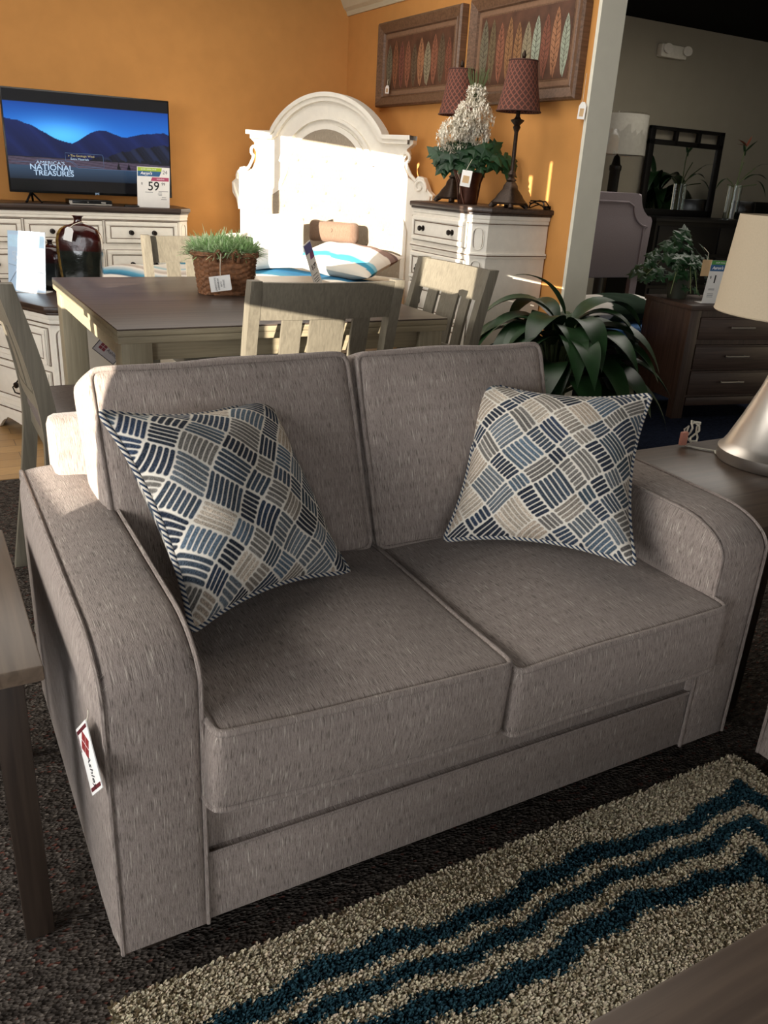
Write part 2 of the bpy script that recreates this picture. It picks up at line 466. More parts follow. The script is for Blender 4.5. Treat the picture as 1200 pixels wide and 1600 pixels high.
# sloped back frame
b = NB(); prism(b, [(.70, .30), (.855, .80), (.875, .815), (.93, .815), (.95, .80), (.95, .06), (.70, .06)], -.725, .725, 'x', bev=.02)
obj('back_frame', b, SOFA, sofa, uv=True)
def arm_profile(n=16):
    pts = [(0.0, .05)]
    for z in np.linspace(.15, .57, 8): pts.append((0.0, z))
    ry, rz_ = .165, .085
    for k in range(1, n+1):
        a = PI*k/(2*n); pts.append((ry-ry*math.cos(a), .585+rz_*math.sin(a)))
    for y in np.linspace(.24, .90, 10): pts.append((y, .67+.022*(y-.165)))
    for k in range(1, 6):
        a = PI*k/10; pts.append((.90+.03*math.sin(a), .655-.0+.03*math.cos(a)))
    pts.append((.93, .05))
    return pts
def make_arm(x0, x1):
    pr = [Vector((0, p[0], p[1])) for p in arm_profile()]; n = len(pr)
    nr = []
    for i in range(n):
        t = pr[min(i+1, n-1)]-pr[max(i-1, 0)]; t.normalize(); nr.append(Vector((0, -t.z, t.y)))
    bm = NB(); M = 14; cols = []
    for j in range(M+1):
        s = -1+2*j/M; s = math.copysign(1-(1-abs(s))**1.6, s)
        x = (x0+x1)/2+s*(x1-x0)/2
        off = .008*(1-s*s)-.010*max(0, (abs(s)-.85)/.15)**2
        rows = []
        for i in range(n):
            w = 0 if i in (0, n-1) else 1
            p = pr[i]+nr[i]*off*w
            rows.append(bm.verts.new((x, p.y, p.z)))
        cols.append(rows)
    for j in range(M):
        for i in range(n-1): bm.faces.new((cols[j][i], cols[j+1][i], cols[j+1][i+1], cols[j][i+1]))
        bm.faces.new((cols[j][0], cols[j][n-1], cols[j+1][n-1], cols[j+1][0]))
    # puffed side panels
    for c, sg in ((cols[0], -1), (cols[-1], 1)):
        cen = Vector((c[0].co.x, .46, .36)); prev = c
        for q, (k, o) in enumerate(((.93, .010), (.8, .016), (.4, .019))):
            ring = []
            for v in c:
                p = cen+(v.co-cen)*k; ring.append(bm.verts.new((c[0].co.x+sg*o, p.y, p.z)))
            for i in range(n):
                bm.faces.new((prev[i], prev[(i+1) % n], ring[(i+1) % n], ring[i]))
            prev = ring
        bm.faces.new(prev)
    return bm, pr
for x0, x1 in ((-.794, -.634), (.634, .794)):
    bm, pr = make_arm(x0, x1)
    a = obj('arm', bm, SOFA, sofa, uv=True, smooth=50)
    bm = NB()
    for x in (x0, x1):
        tube(bm, [(x, p.y, p.z) for p in pr[:-1]], .0045, 6)
    obj('piping', bm, SOFA, a, uv=True)
def add_cushion(name, h, r, bulge, loc, rot, axis, seed, wr):
    c = obj(name, cushion(h, r, bulge, 34, wr, seed), SOFA, sofa, loc, rot, smooth=180, uv=True)
    for sg in (-1, 1):
        obj('piping', welt(h, r, bulge, axis, sg, .0075, wr, seed), SOFA, c, uv=True, smooth=180)
    return c
sh = (.3175, .335, .087)
add_cushion('seat_cushion', sh, .022, (.004, .012, .022), (-.316, .285, .424), (R(1.0), R(2.6), 0), 2, 1.0, .006)
add_cushion('seat_cushion', sh, .022, (.006, .012, .022), (.3235, .285, .404), (R(1.5), R(-1.0), 0), 2, 5.0, .006)
bh = (.322, .098, .258)
lean = R(-20)
for cx, sd, rz, bh in ((-.338, 2.0, 1.5, (.322, .098, .258)), (.292, 8.0, -1.5, (.294, .098, .258))):
    yc = .617+.098*math.cos(lean)-.005; zc = .738+.098*math.sin(lean)
    add_cushion('back_cushion', bh, .035, (.006, .035, .012), (cx, yc, zc), (lean, R(-.6), R(rz)), 1, sd, .010)
for x in (-.72, .72):
    for y in (.07, .86):
        b = NB(); box(b, x-.035, x+.035, y-.035, y+.035, 0, .052, .004); obj('foot', b, ENDLEG, sofa)

# a second sofa of the set, at right angles
sofa2 = copy_tree(sofa)
sofa2.location = (.806, -.90, 0); sofa2.rotation_euler = (0, 0, R(-90))
tag(sofa2, 'matching grey tweed seat cut off by the right edge, past the rug corner', 'loveseat')

# ------------------------------------------------------------------ throw pillows
def pillow_mesh(s, T, seed, rot, n=330, nback=60):
    rs = np.random.RandomState(seed)
    def shape(u, v):
        pinch = .145
        x = u*s/2*(1-pinch*(1-v**2)*np.abs(u)**2); y = v*s/2*(1-pinch*(1-u**2)*np.abs(v)**2)
        x = x+.0*u; k = (1-np.abs(u)**2.6)*(1-np.abs(v)**2.6)
        z = T*np.clip(k, 0, 1)**.62
        z = z+.004*np.sin(u*9+seed)*np.sin(v*7+seed*2)*k
        return x, y, z
    # irregular basket weave cells along the diagonal directions
    def lines(lo, hi, a, bb):
        out = [lo]
        while out[-1] < hi: out.append(out[-1]+rs.uniform(a, bb))
        return np.array(out)
    ga = lines(-.45, .45, .040, .088); gb = lines(-.45, .45, .040, .088)
    pal = [col(c)[:3] for c in ('1a2333', '1d2838', '243246', '34434f', '50606e', '5b6268', '66625e', '706c66', 'b0a08e', 'bcae9c', '2c394a', '1a2330', '646d74', '36424f', '8a8176', '6f6b66', '26344a')]
    ids = rs.randint(0, len(pal), (len(ga)+1, len(gb)+1))
    nst = rs.randint(4, 7, (len(ga)+1, len(gb)+1)); jit = rs.rand(len(ga)+1, len(gb)+1, 8)
    cream = np.array(col('e6dfd2')[:3]); pal = np.array(pal)
    def colour(x, y):
        c, sn = math.cos(rot), math.sin(rot)
        wob = .004*np.sin(x*31+y*17+seed)
        A = x*c-y*sn+wob; B = x*sn+y*c+.004*np.sin(y*29-x*13)
        ia = np.clip(np.searchsorted(ga, A)-1, 0, len(ga)-2); ib = np.clip(np.searchsorted(gb, B)-1, 0, len(gb)-2)
        la = (A-ga[ia]); wa = ga[ia+1]-ga[ia]; lb = (B-gb[ib]); wb = gb[ib+1]-gb[ib]
        par = (ia+ib) % 2
        along = np.where(par == 0, la, lb); wl = np.where(par == 0, wa, wb)
        acr = np.where(par == 0, lb, la); wc = np.where(par == 0, wb, wa)
        ns = np.maximum(3, np.round(wc/.0118)).astype(int)
        q = acr/wc*ns; k = np.clip(q.astype(int), 0, 7); fr = (q-np.floor(q)-.5)*wc/ns
        half = wc/ns*.385
        end = .0015+.003*jit[ia, ib, k]
        dl = np.maximum(np.maximum(end+half-along, along-(wl-end-half)), 0)
        d = np.sqrt(fr**2+dl**2)-half
        m = np.clip(.5-d/.0016, 0, 1)[..., None]
        base = pal[ids[ia, ib]]*(0.62+.42*jit[ia, ib, k])[..., None]
        mott = rs.rand(*x.shape)
        base = np.where((mott > .74)[..., None], base*1.6+.03, base)
        base = np.where((mott < .12)[..., None], base*.6+.05, base)
        cr = cream*(.86+.14*rs.rand(*x.shape))[..., None]
        return base*m+cr*(1-m)
    V = []; F = []; Cc = []
    def sheet(nn, sg, off):
        t = np.linspace(-1, 1, nn); U, W = np.meshgrid(t, t, indexing='ij')
        x, y, z = shape(U, W)
        V.append(np.stack([x, y, sg*z], -1).reshape(-1, 3)); Cc.append(np.clip(colour(U*s/2, W*s/2), 0, 1).reshape(-1, 3))
        i = np.arange(nn*nn).reshape(nn, nn)
        q = np.stack([i[:-1, :-1], i[1:, :-1], i[1:, 1:], i[:-1, 1:]], -1).reshape(-1, 4)
        F.append((q if sg > 0 else q[:, ::-1])+off)
    sheet(n, 1, 0); sheet(n, -1, n*n) if False else None
    off = n*n; sheet(nback, -1, off)
    return mesh_from(np.concatenate(V), np.concatenate(F), np.concatenate(Cc), 'pillow'), shape
def mesh_from(V, F, Cv, name):
    me = bpy.data.meshes.new(name)
    k = F.shape[1]
    me.vertices.add(len(V)); me.vertices.foreach_set('co', V.astype(np.float32).ravel())
    me.loops.add(F.size); me.loops.foreach_set('vertex_index', F.astype(np.int32).ravel())
    me.polygons.add(len(F)); me.polygons.foreach_set('loop_start', np.arange(0, F.size, k, dtype=np.int32))
    me.polygons.foreach_set('loop_total', np.full(len(F), k, dtype=np.int32))
    me.update(calc_edges=True)
    if Cv is not None:
        ca = me.color_attributes.new('Col', 'FLOAT_COLOR', 'POINT')
        ca.data.foreach_set('color', np.concatenate([Cv, np.ones((len(Cv), 1))], 1).astype(np.float32).ravel())
    me.polygons.foreach_set('use_smooth', [True]*len(F))
    return me
def throw_pillow(label, loc, rot, seed, prot, s):
    me, shape = pillow_mesh(s, .092, seed, prot)
    p = obj('throw_pillow', me, PILLOWM, None, loc, rot, smooth=0)
    p.data.polygons.foreach_set('use_smooth', [True]*len(p.data.polygons))
    tag(p, label, 'pillow', None)
    t = np.linspace(-1, 1, 50)[:-1]
    lp = [(-1, a) for a in t]+[(a, 1) for a in t]+[(1, -a) for a in t]+[(-a, -1) for a in t]
    pts = [Vector((*[float(q) for q in shape(np.array(a), np.array(c_))[:2]], 0)) for a, c_ in lp]
    for _ in range(3): pts = [(pts[i-1]+pts[i]*2+pts[(i+1) % len(pts)])/4 for i in range(len(pts))]
    b = NB(); tube(b, pts, .0065, 7, closed=True)
    o = obj('piping', b, PIPEM, p, smooth=180, uv=True)
    return p
def pipe_mat():
    m, nt, bb = newmat('cord_piping')
    tc = nt.nodes.new('ShaderNodeTexCoord'); w = nt.nodes.new('ShaderNodeTexWave'); w.inputs['Scale'].default_value = 45
    w.bands_direction = 'DIAGONAL'; L(nt, tc.outputs['Object'], w.inputs['Vector'])
    L(nt, mixc(nt, ramp(nt, w.outputs['Fac'], .4, .6), col('26364f'), col('cfc8ba')), bb.inputs['Base Color']); bb.inputs['Roughness'].default_value = .9
    return m
PIPEM = pipe_mat()
def eul(rx, ry, rz):   # Rz*Ry*Rx == blender XYZ euler
    return (rx, ry, rz)
throw_pillow('blue and tan basket-patterned throw pillow leaning by the left arm of the loveseat', (-.410, .460, .722), eul(.885, .09, .41), 3, R(45), .48)
throw_pillow('blue and tan basket-patterned throw pillow upright by the right arm of the loveseat', (.430, .418, .712), eul(.84, -.02, -.75), 12, R(45), .48)

# ------------------------------------------------------------------ rug
def make_rug():
    X0, X1, Y0, Y1 = -.835, .775, -2.35, -.065
    b = NB(); box(b, X0+.01, X1-.01, Y0+.01, Y1-.01, 0, .010)
    rug = obj('shag_rug', b, plain('rug_backing', 'b9ab92', .95), None)
    tag(rug, 'cream shaggy rug with three dark teal border stripes, in front of the loveseat', 'rug')
    rs = np.random.RandomState(5)
    N1, N2 = 230000, 20000
    y = np.concatenate([rs.uniform(-.75, Y1, N1), rs.uniform(Y0, -.75, N2)]); x = rs.uniform(X0, X1, N1+N2)
    n = len(x)
    wob = .014*np.sin(x*11)+.007*np.sin(x*37+1)+.010*np.sin(y*14)+.005*np.sin(y*41)
    d = np.minimum(np.minimum(x-X0, X1-x), np.minimum(Y1-y, y-Y0))+wob+rs.normal(0, .002, n)
    teal = ((d > .085) & (d < .133)) | ((d > .168) & (d < .214)) | ((d > .250) & (d < .296))
    c1 = np.array(col('c0b49b')[:3]); c2 = np.array(col('29454f')[:3])
    base = np.where(teal[:, None], c2, c1)*rs.uniform(.80, 1.16, (n, 1))*(1+.0*x[:, None])
    base = base*(1+rs.normal(0, .025, (n, 3)))
    ang = rs.uniform(0, 2*PI, n); ln = rs.uniform(.006, .017, n); hh = rs.uniform(.020, .029, n)
    flow = .004*np.sin(x*6+y*9)
    dx = np.cos(ang)*ln*.7+flow; dy = np.sin(ang)*ln*.7-.004
    wd = rs.uniform(.0022, .0040, n); px, py = -np.sin(ang)*wd, np.cos(ang)*wd
    V = np.stack([np.stack([x-px, y-py, np.full(n, .008)], 1), np.stack([x+px, y+py, np.full(n, .008)], 1),
                  np.stack([x+dx*.5+px, y+dy*.5+py, hh*.8], 1), np.stack([x+dx*.5-px, y+dy*.5-py, hh*.8], 1),
                  np.stack([x+dx+px*.5, y+dy+py*.5, hh], 1), np.stack([x+dx-px*.5, y+dy-py*.5, hh], 1)], 1).reshape(-1, 3)
    i = np.arange(n)*6
    F = np.concatenate([np.stack([i, i+1, i+2, i+3], 1), np.stack([i+3, i+2, i+4, i+5], 1)])
    me = mesh_from(V, F, np.repeat(np.clip(base, 0, 1), 6, axis=0), 'pile')
    o = obj('pile', me, TEALPILE, rug, smooth=0); tag(o, kind='stuff')
make_rug()

# ------------------------------------------------------------------ end tables
t = thing('end_table', 'brown wood end table with square legs, beside the left arm of the loveseat', 'table', (-1.19, .45, 0))
b = NB(); box(b, -.33, .33, -.31, .31, .572, .602, .004); obj('tabletop', b, ENDW, t)
b = NB()
for a in ((-.27, .255, -.265, -.245), (-.27, .255, .245, .265), (-.27, -.25, -.26, .26), (.24, .26, -.26, .26)):
    box(b, *a, .50, .572)
obj('apron', b, ENDLEG, t)
for x in (-.285, .272):
    for y in (-.272, .272):
        b = NB(); box(b, x-.026, x+.026, y-.026, y+.026, 0, .572, .003); obj('leg', b, ENDLEG, t)
t = thing('end_table', 'dark brown end table carrying the nickel lamp, beside the right arm of the loveseat', 'table', (1.27, .40, 0))
b = NB(); box(b, -.44, .35, -.315, .315, .565, .60, .005); obj('tabletop', b, ENDWX, t)
b = NB(); box(b, -.37, .31, -.28, .28, .49, .565); obj('apron', b, ENDLEG, t)
for x in (-.315, .315):
    for y in (-.275, .275):
        b = NB(); box(b, x-.028, x+.028, y-.028, y+.028, 0, .565, .003); obj('leg', b, ENDLEG, t)
# lamp on it
lp = thing('table_lamp', 'brushed nickel cone lamp with a linen drum shade on the right end table', 'lamp', (1.395, .455, .6005))
b = NB(); lathe(b, [(0, 0), (.165, 0), (.170, .006), (.170, .038), (.160, .046), (.148, .066), (.112, .15), (.078, .24), (.052, .33), (.042, .38), (.036, .395), (.03, .40), (0, .40)], seg=64); obj('lamp_base', b, NICKEL, lp, smooth=40)
b = NB(); lathe(b, [(.012, .40), (.012, .52), (.006, .53), (.006, .76), (.012, .765), (.010, .785), (0, .79)], seg=16); obj('stem', b, NICKEL, lp)
b = NB(); lathe(b, [(.264, .47), (.243, .745), (.240, .745), (.261, .47)], seg=72)
lathe(b, [(.264, .467), (.266, .47), (.261, .475)], seg=72); obj('lamp_shade', b, SHADE, lp, smooth=60)
b = NB()
for k in range(3):
    a = k*2*PI/3; tube(b, [(0, 0, .735), (.240*math.cos(a), .240*math.sin(a), .738)], .003, 6)
obj('shade_frame', b, NICKEL, lp)
# cord and plug
c = thing('power_cord', 'coiled pale lamp cord with a pink-tagged plug on the right end table', 'cord', (1.30, .62, .6005))
b = NB()
pts = [(.0+.0, -.02, .004), (-.03, .02, .004), (-.05, .06, .005), (-.035, .082, .02)]
for k in range(26):
    a = k*.5; pts.append((-.02+.004*k*.2+.022*math.cos(a+2.4), .075+.012*math.sin(k*1.3), .045+.034*math.sin(a+2.4)))
tube(b, [Vector((x, y, max(z, .004))) for x, y, z in pts], .0035, 6); obj('cord', b, WHITEPL, c)
b = NB(); tube(b, [(.02, -.16, .004), (.0, -.10, .004), (-.02, -.04, .004), (0, -.02, .004)], .0035, 6); obj('cord', b, WHITEPL, c)
b = NB(); box(b, -.075, -.048, .058, .072, .006, .052, .003); o = obj('plug_tag', b, plain('pink_tag', 'c98a78', .6), c); o['label'] = 'pink tag'

# ------------------------------------------------------------------ coffee table corner
t = thing('coffee_table', 'brown wood coffee table, only one corner showing over the rug', 'table', (.1, -1.2, 0))
b = NB(); box(b, -.62, .62, -.515, .515, .41, .45, .005); obj('tabletop', b, ENDWX, t)
for x in (-.55, .55):
    for y in (-.45, .45):
        b = NB(); box(b, x-.035, x+.035, y-.035, y+.035, .0, .41, .003); obj('leg', b, ENDLEG, t)

# ------------------------------------------------------------------ counter-height dining table
TX0, TX1, TY0, TY1, TZ = -.417, .82, 1.54, 2.83, .90
tb = thing('dining_table', 'square counter-height dining table with dark top behind the loveseat', 'table', ((TX0+TX1)/2, (TY0+TY1)/2, 0))
hx, hy = (TX1-TX0)/2, (TY1-TY0)/2
b = NB(); box(b, -hx, hx, -hy, hy, .8945, .90, .0015); top = obj('tabletop', b, TABTOP, tb)
b = NB(); box(b, -hx, hx, -hy, hy, .876, .8945, .0015); box(b, -hx+.001, hx-.001, -hy+.001, hy-.001, .852, .875, .002); o = obj('top_edge', b, TABW, top); o['label'] = 'pale weathered table edge'
b = NB()
for a in ((-hx+.10, hx-.10, -hy+.06, -hy+.035), (-hx+.10, hx-.10, hy-.06, hy-.035), (-hx+.022, -hx+.045, -hy+.10, hy-.10), (hx-.045, hx-.022, -hy+.10, hy-.10)):
    box(b, min(a[:2]), max(a[:2]), min(a[2:]), max(a[2:]), .79, .853)
obj('apron', b, TABW, tb)
for x in (-1, 1):
    for y in (-1, 1):
        cx, cy = x*(hx-.062), y*(hy-.062)
        b = NB(); box(b, cx-.05, cx+.05, cy-.05, cy+.05, 0, .853, .004); obj('leg', b, TABWZ, tb)

# ------------------------------------------------------------------ counter chairs (seat opens towards +y)
def make_chair(label):
    t = thing('dining_chair', label, 'chair', (0, 0, 0), 0, 'chairs around the dining table')
    prof = [(-.085, 0), (-.035, .30), (0, .55), (.0, .68), (-.028, .85), (-.085, 1.07)]
    def py(z):
        for (a, za), (b_, zb) in zip(prof, prof[1:]):
            if za <= z <= zb:
                s = (z-za)/(zb-za); return a+(b_-a)*s
        return prof[-1][0]
    zs_ = np.linspace(0, 1.07, 26)
    sm = [py(z) for z in zs_]
    for _ in range(3): sm = [sm[0]]+[(sm[i-1]+2*sm[i]+sm[i+1])/4 for i in range(1, len(sm)-1)]+[sm[-1]]
    def pyc(z): return float(np.interp(z, zs_, sm))
    for sx in (-1, 1):
        b = NB()
        pts = [(pyc(z)-.026, z) for z in zs_]+[(pyc(z)+.020, z) for z in zs_[::-1]]
        prism(b, pts, sx*.255-.019, sx*.255+.019, 'x', bev=.003); obj('back_post', b, CHAIRW, t, smooth=25)
    def curved(x0, x1, z0, z1, th, sag, nx=12, nz=4, dy=0):
        b = NB(); g = {}
        for i in range(nx+1):
            x = x0+(x1-x0)*i/nx
            for j in range(nz+1):
                z = z0+(z1-z0)*j/nz
                for k in (0, 1):
                    g[i, j, k] = b.verts.new((x, pyc(z)-sag*(1-(x/.25)**2)-th*k+dy, z))
        for i in range(nx):
            for j in range(nz):
                b.faces.new((g[i, j, 0], g[i+1, j, 0], g[i+1, j+1, 0], g[i, j+1, 0])); b.faces.new((g[i, j, 1], g[i, j+1, 1], g[i+1, j+1, 1], g[i+1, j, 1]))
            b.faces.new((g[i, 0, 0], g[i, 0, 1], g[i+1, 0, 1], g[i+1, 0, 0])); b.faces.new((g[i, nz, 0], g[i+1, nz, 0], g[i+1, nz, 1], g[i, nz, 1]))
        for j in range(nz):
            b.faces.new((g[0, j, 0], g[0, j+1, 0], g[0, j+1, 1], g[0, j, 1])); b.faces.new((g[nx, j, 0], g[nx, j, 1], g[nx, j+1, 1], g[nx, j+1, 0]))
        return b
    obj('top_rail', curved(-.237, .237, .945, 1.065, .022, .022), CHAIRW, t, smooth=30)
    obj('lower_rail', curved(-.237, .237, .70, .745, .02, .012), CHAIRW, t, smooth=30)
    for x0, x1 in ((-.155, -.088), (-.058, .068), (.098, .165)):
        obj('slat', curved(x0, x1, .742, .95, .012, .018, 4, 8), CHAIRW, t, smooth=30)
    b = NB(); box(b, -.235, .235, -.005, .42, .54, .60, .004); obj('seat_frame', b, CHAIRW, t)
    c = obj('seat', cushion((.245, .225, .032), .018, (.004, .004, .014), 18, 0), SEATF, t, (0, .215, .628), smooth=180, uv=True)
    obj('piping', welt((.245, .225, .032), .018, (.004, .004, .014), 2, 1, .004, 0), SEATF, c, uv=True, smooth=180)
    for sx in (-1, 1):
        b = NB(); box(b, sx*.212-.021, sx*.212+.021, .37, .412, 0, .54, .003); obj('leg', b, CHAIRW, t)
    b = NB(); box(b, -.195, .195, .38, .402, .20, .235, .003); obj('stretcher', b, CHAIRW, t)
    for sx in (-1, 1):
        b = NB(); box(b, sx*.225-.01, sx*.225+.01, -.035, .375, .27, .30, .003); obj('stretcher', b, CHAIRW, t)
    return t
ch = make_chair('grey wood slat-back chair whose back stands directly behind the loveseat')
ch.location = (.225, 1.44, 0)
def chair_copy(x, y, a, label):
    c = copy_tree(ch); c.location = (x, y, 0); c.rotation_euler = (0, 0, a); tag(c, label)
chair_copy(.965, 1.86, R(90), 'grey wood slat-back chair at the table side next to the tall white chest')
chair_copy(.300, 2.93, R(180), 'grey wood slat-back chair on the far side of the table, below the television')
chair_copy(-.660, 1.60, R(-90), 'grey wood chair seen edge-on at the left edge, between loveseat and nightstand')

# ------------------------------------------------------------------ white bedroom cabinets (front faces -y, front centre at the origin)
def panel_frame(b, x0, x1, z0, z1, y, w, d, mi=0):
    for a in ((x0, x1, z1-w, z1), (x0, x1, z0, z0+w), (x0, x0+w, z0+w, z1-w), (x1-w, x1, z0+w, z1-w)):
        box(b, a[0], a[1], y-d, y, a[2], a[3], .002, 1, mi=mi)
def cabinet(name, label, cat, loc, rz, W, D, H, rows, cols, foot=.10, ch_=.075, mid=None, knob2=None, bail=()):
    """rows: list of (z0, z1)"""
    t = thing(name, label, cat, loc, rz)
    hw = W/2
    def plan(o): return [(-hw-o, D+o*.3), (-hw-o, ch_-o*.2), (-hw+ch_+.0-o*.2, -o), (hw-ch_+o*.2, -o), (hw+o, ch_-o*.2), (hw+o, D+o*.3)]
    b = NB(); prism(b, plan(0), foot, H-.035, 'z')
    for z, o, h in ((H-.065, .008, .03), (H-.085, .004, .02), (foot, .012, .035), (foot+.035, .006, .02)):
        prism(b, plan(o), z, z+h, 'z', bev=.003)
    if mid:
        prism(b, plan(.010), mid-.014, mid+.014, 'z', bev=.003); prism(b, plan(.0115), mid-.003, mid+.003, 'z', mi=1)
    prism(b, plan(.0085), H-.090, H-.086, 'z', mi=1); prism(b, plan(.0125), foot+.033, foot+.036, 'z', mi=1)
    # fluted canted corners: arched raised frame
    for sx in (-1, 1):
        cx, cy = sx*(hw-ch_/2), ch_/2
        nrm = Vector((sx*.7071, -.7071, 0)); tg = Vector((.7071, sx*.7071, 0))
        segs = [(foot+.07, (mid-.03) if mid else H-.11)] + ([(mid+.03, H-.11)] if mid else [])
        for z0, z1 in segs:
            w = .032
            pts = [(-w, z0+w)]+[(-w, z1-w)]+[(-w*math.cos(k*PI/8), z1-w+w*math.sin(k*PI/8)) for k in range(1, 9)]+[(w, z0+w)]+[(w*math.cos(k*PI/8), z0+w-w*math.sin(k*PI/8)) for k in range(1, 8)]
            tube(b, [Vector((cx, cy, z))+tg*q+nrm*.001 for q, z in pts], .004, 6, closed=True)
            tube(b, [Vector((cx, cy, z+0))+tg*q*.80 for q, z in pts], .002, 5, closed=True, mi=1)
    obj('body', b, [WHITEP, RUB], t, smooth=25)
    b = NB(); prism(b, plan(.028), H-.03, H, 'z', bev=.007); prism(b, plan(.016), H-.042, H-.03, 'z', bev=.003)
    obj('top', b, DARKTOP, t)
    # scalloped plinth with bracket feet
    b = NB()
    xs = np.linspace(-hw-.006, hw+.006, 60)
    def zz(x):
        e = min(x+hw, hw-x)
        if e < .075: return 0.0
        if e < .16: return foot*.62*math.sin((e-.075)/.085*PI/2)
        return foot*.62+.012*math.cos((e-.16)*14)
    prism(b, [(x, zz(x)) for x in xs]+[(hw+.006, foot+.02), (-hw-.006, foot+.02)], .0, .018, 'y')
    for sx in (-1, 1):
        x0 = sx*hw-(.018 if sx > 0 else 0); ysd = np.linspace(.0, D, 40)
        def zy(y): 
            e = min(y, D-y); return 0.0 if e < .07 else foot*.6*min(1, (e-.07)/.06)
        prism(b, [(y, zy(y)) for y in ysd]+[(D, foot+.02), (0, foot+.02)], x0, x0+.018, 'x')
    obj('plinth', b, WHITEP, t, smooth=20)
    ix0, ix1 = -hw+ch_+.02, hw-ch_-.02
    for r, (z0, z1) in enumerate(rows):
        n = cols[r] if isinstance(cols, (list, tuple)) else cols
        cw = (ix1-ix0+.02)/n-.02
        for k in range(n):
            x0 = ix0+k*(cw+.02); x1 = x0+cw
            b = NB(); box(b, x0, x1, -.016, .01, z0, z1, .004)
            panel_frame(b, x0+.004, x1-.004, z0+.004, z1-.004, -.016, .022, .006)
            panel_frame(b, x0+.03, x1-.03, z0+.03, z1-.03, -.016, .005, .0035, 1)
            panel_frame(b, x0-.004, x1+.004, z0-.004, z1+.004, -.001, .004, .0015, 1)
            d = obj('drawer', b, [WHITEP, RUB], t, smooth=25)
            zc = (z0+z1)/2; kn = knob2 if knob2 else [0.0]
            for q in kn:
                kx = (x0+x1)/2+q*(x1-x0)/2
                b = NB(); lathe(b, [(.017, 0), (.017, .004), (.008, .006), (.006, .016), (.013, .020), (.0165, .026), (.014, .034), (0, .037)], seg=16)
                if r in bail:
                    tube(b, [(-.0, .03, .008), (-.03, .0, .01), (-.045, -.02, .02), (-.02, -.042, .025), (.02, -.042, .025), (.045, -.02, .02), (.03, .0, .01)], .004, 6)
                o = obj('knob', b, BRONZE, d, (kx, -.016, zc), (PI/2, 0, 0), smooth=50); o['label'] = 'dark bronze pull'
    return t
chest = cabinet('tall_chest', 'tall white distressed chest with a dark top, lamps and flowers on it', 'chest', (1.885, 3.315, 0.004), R(-90), .79, .505, 1.252,
        [(1.025, 1.17), (.79, .955), (.585, .765), (.38, .56), (.175, .355)], 1, mid=.99, knob2=[-.62, .62] if False else [-.55, .55], bail=(1, 2, 3, 4))
cabinet('nightstand', 'white distressed nightstand with a dark top at the left, under the vases', 'nightstand', (-.52, 3.415, 0.004), R(-65), .72, .50, .722,
        [(.43, .61), (.185, .395)], 1, knob2=[.0], bail=(1,))
cabinet('dresser', 'long white distressed dresser below the television', 'dresser', (.02, 5.18, 0.004), 0, 1.76, .46, 1.083,
        [(.84, .985), (.60, .79), (.36, .56), (.15, .33)], 3, knob2=[-.32, .32])

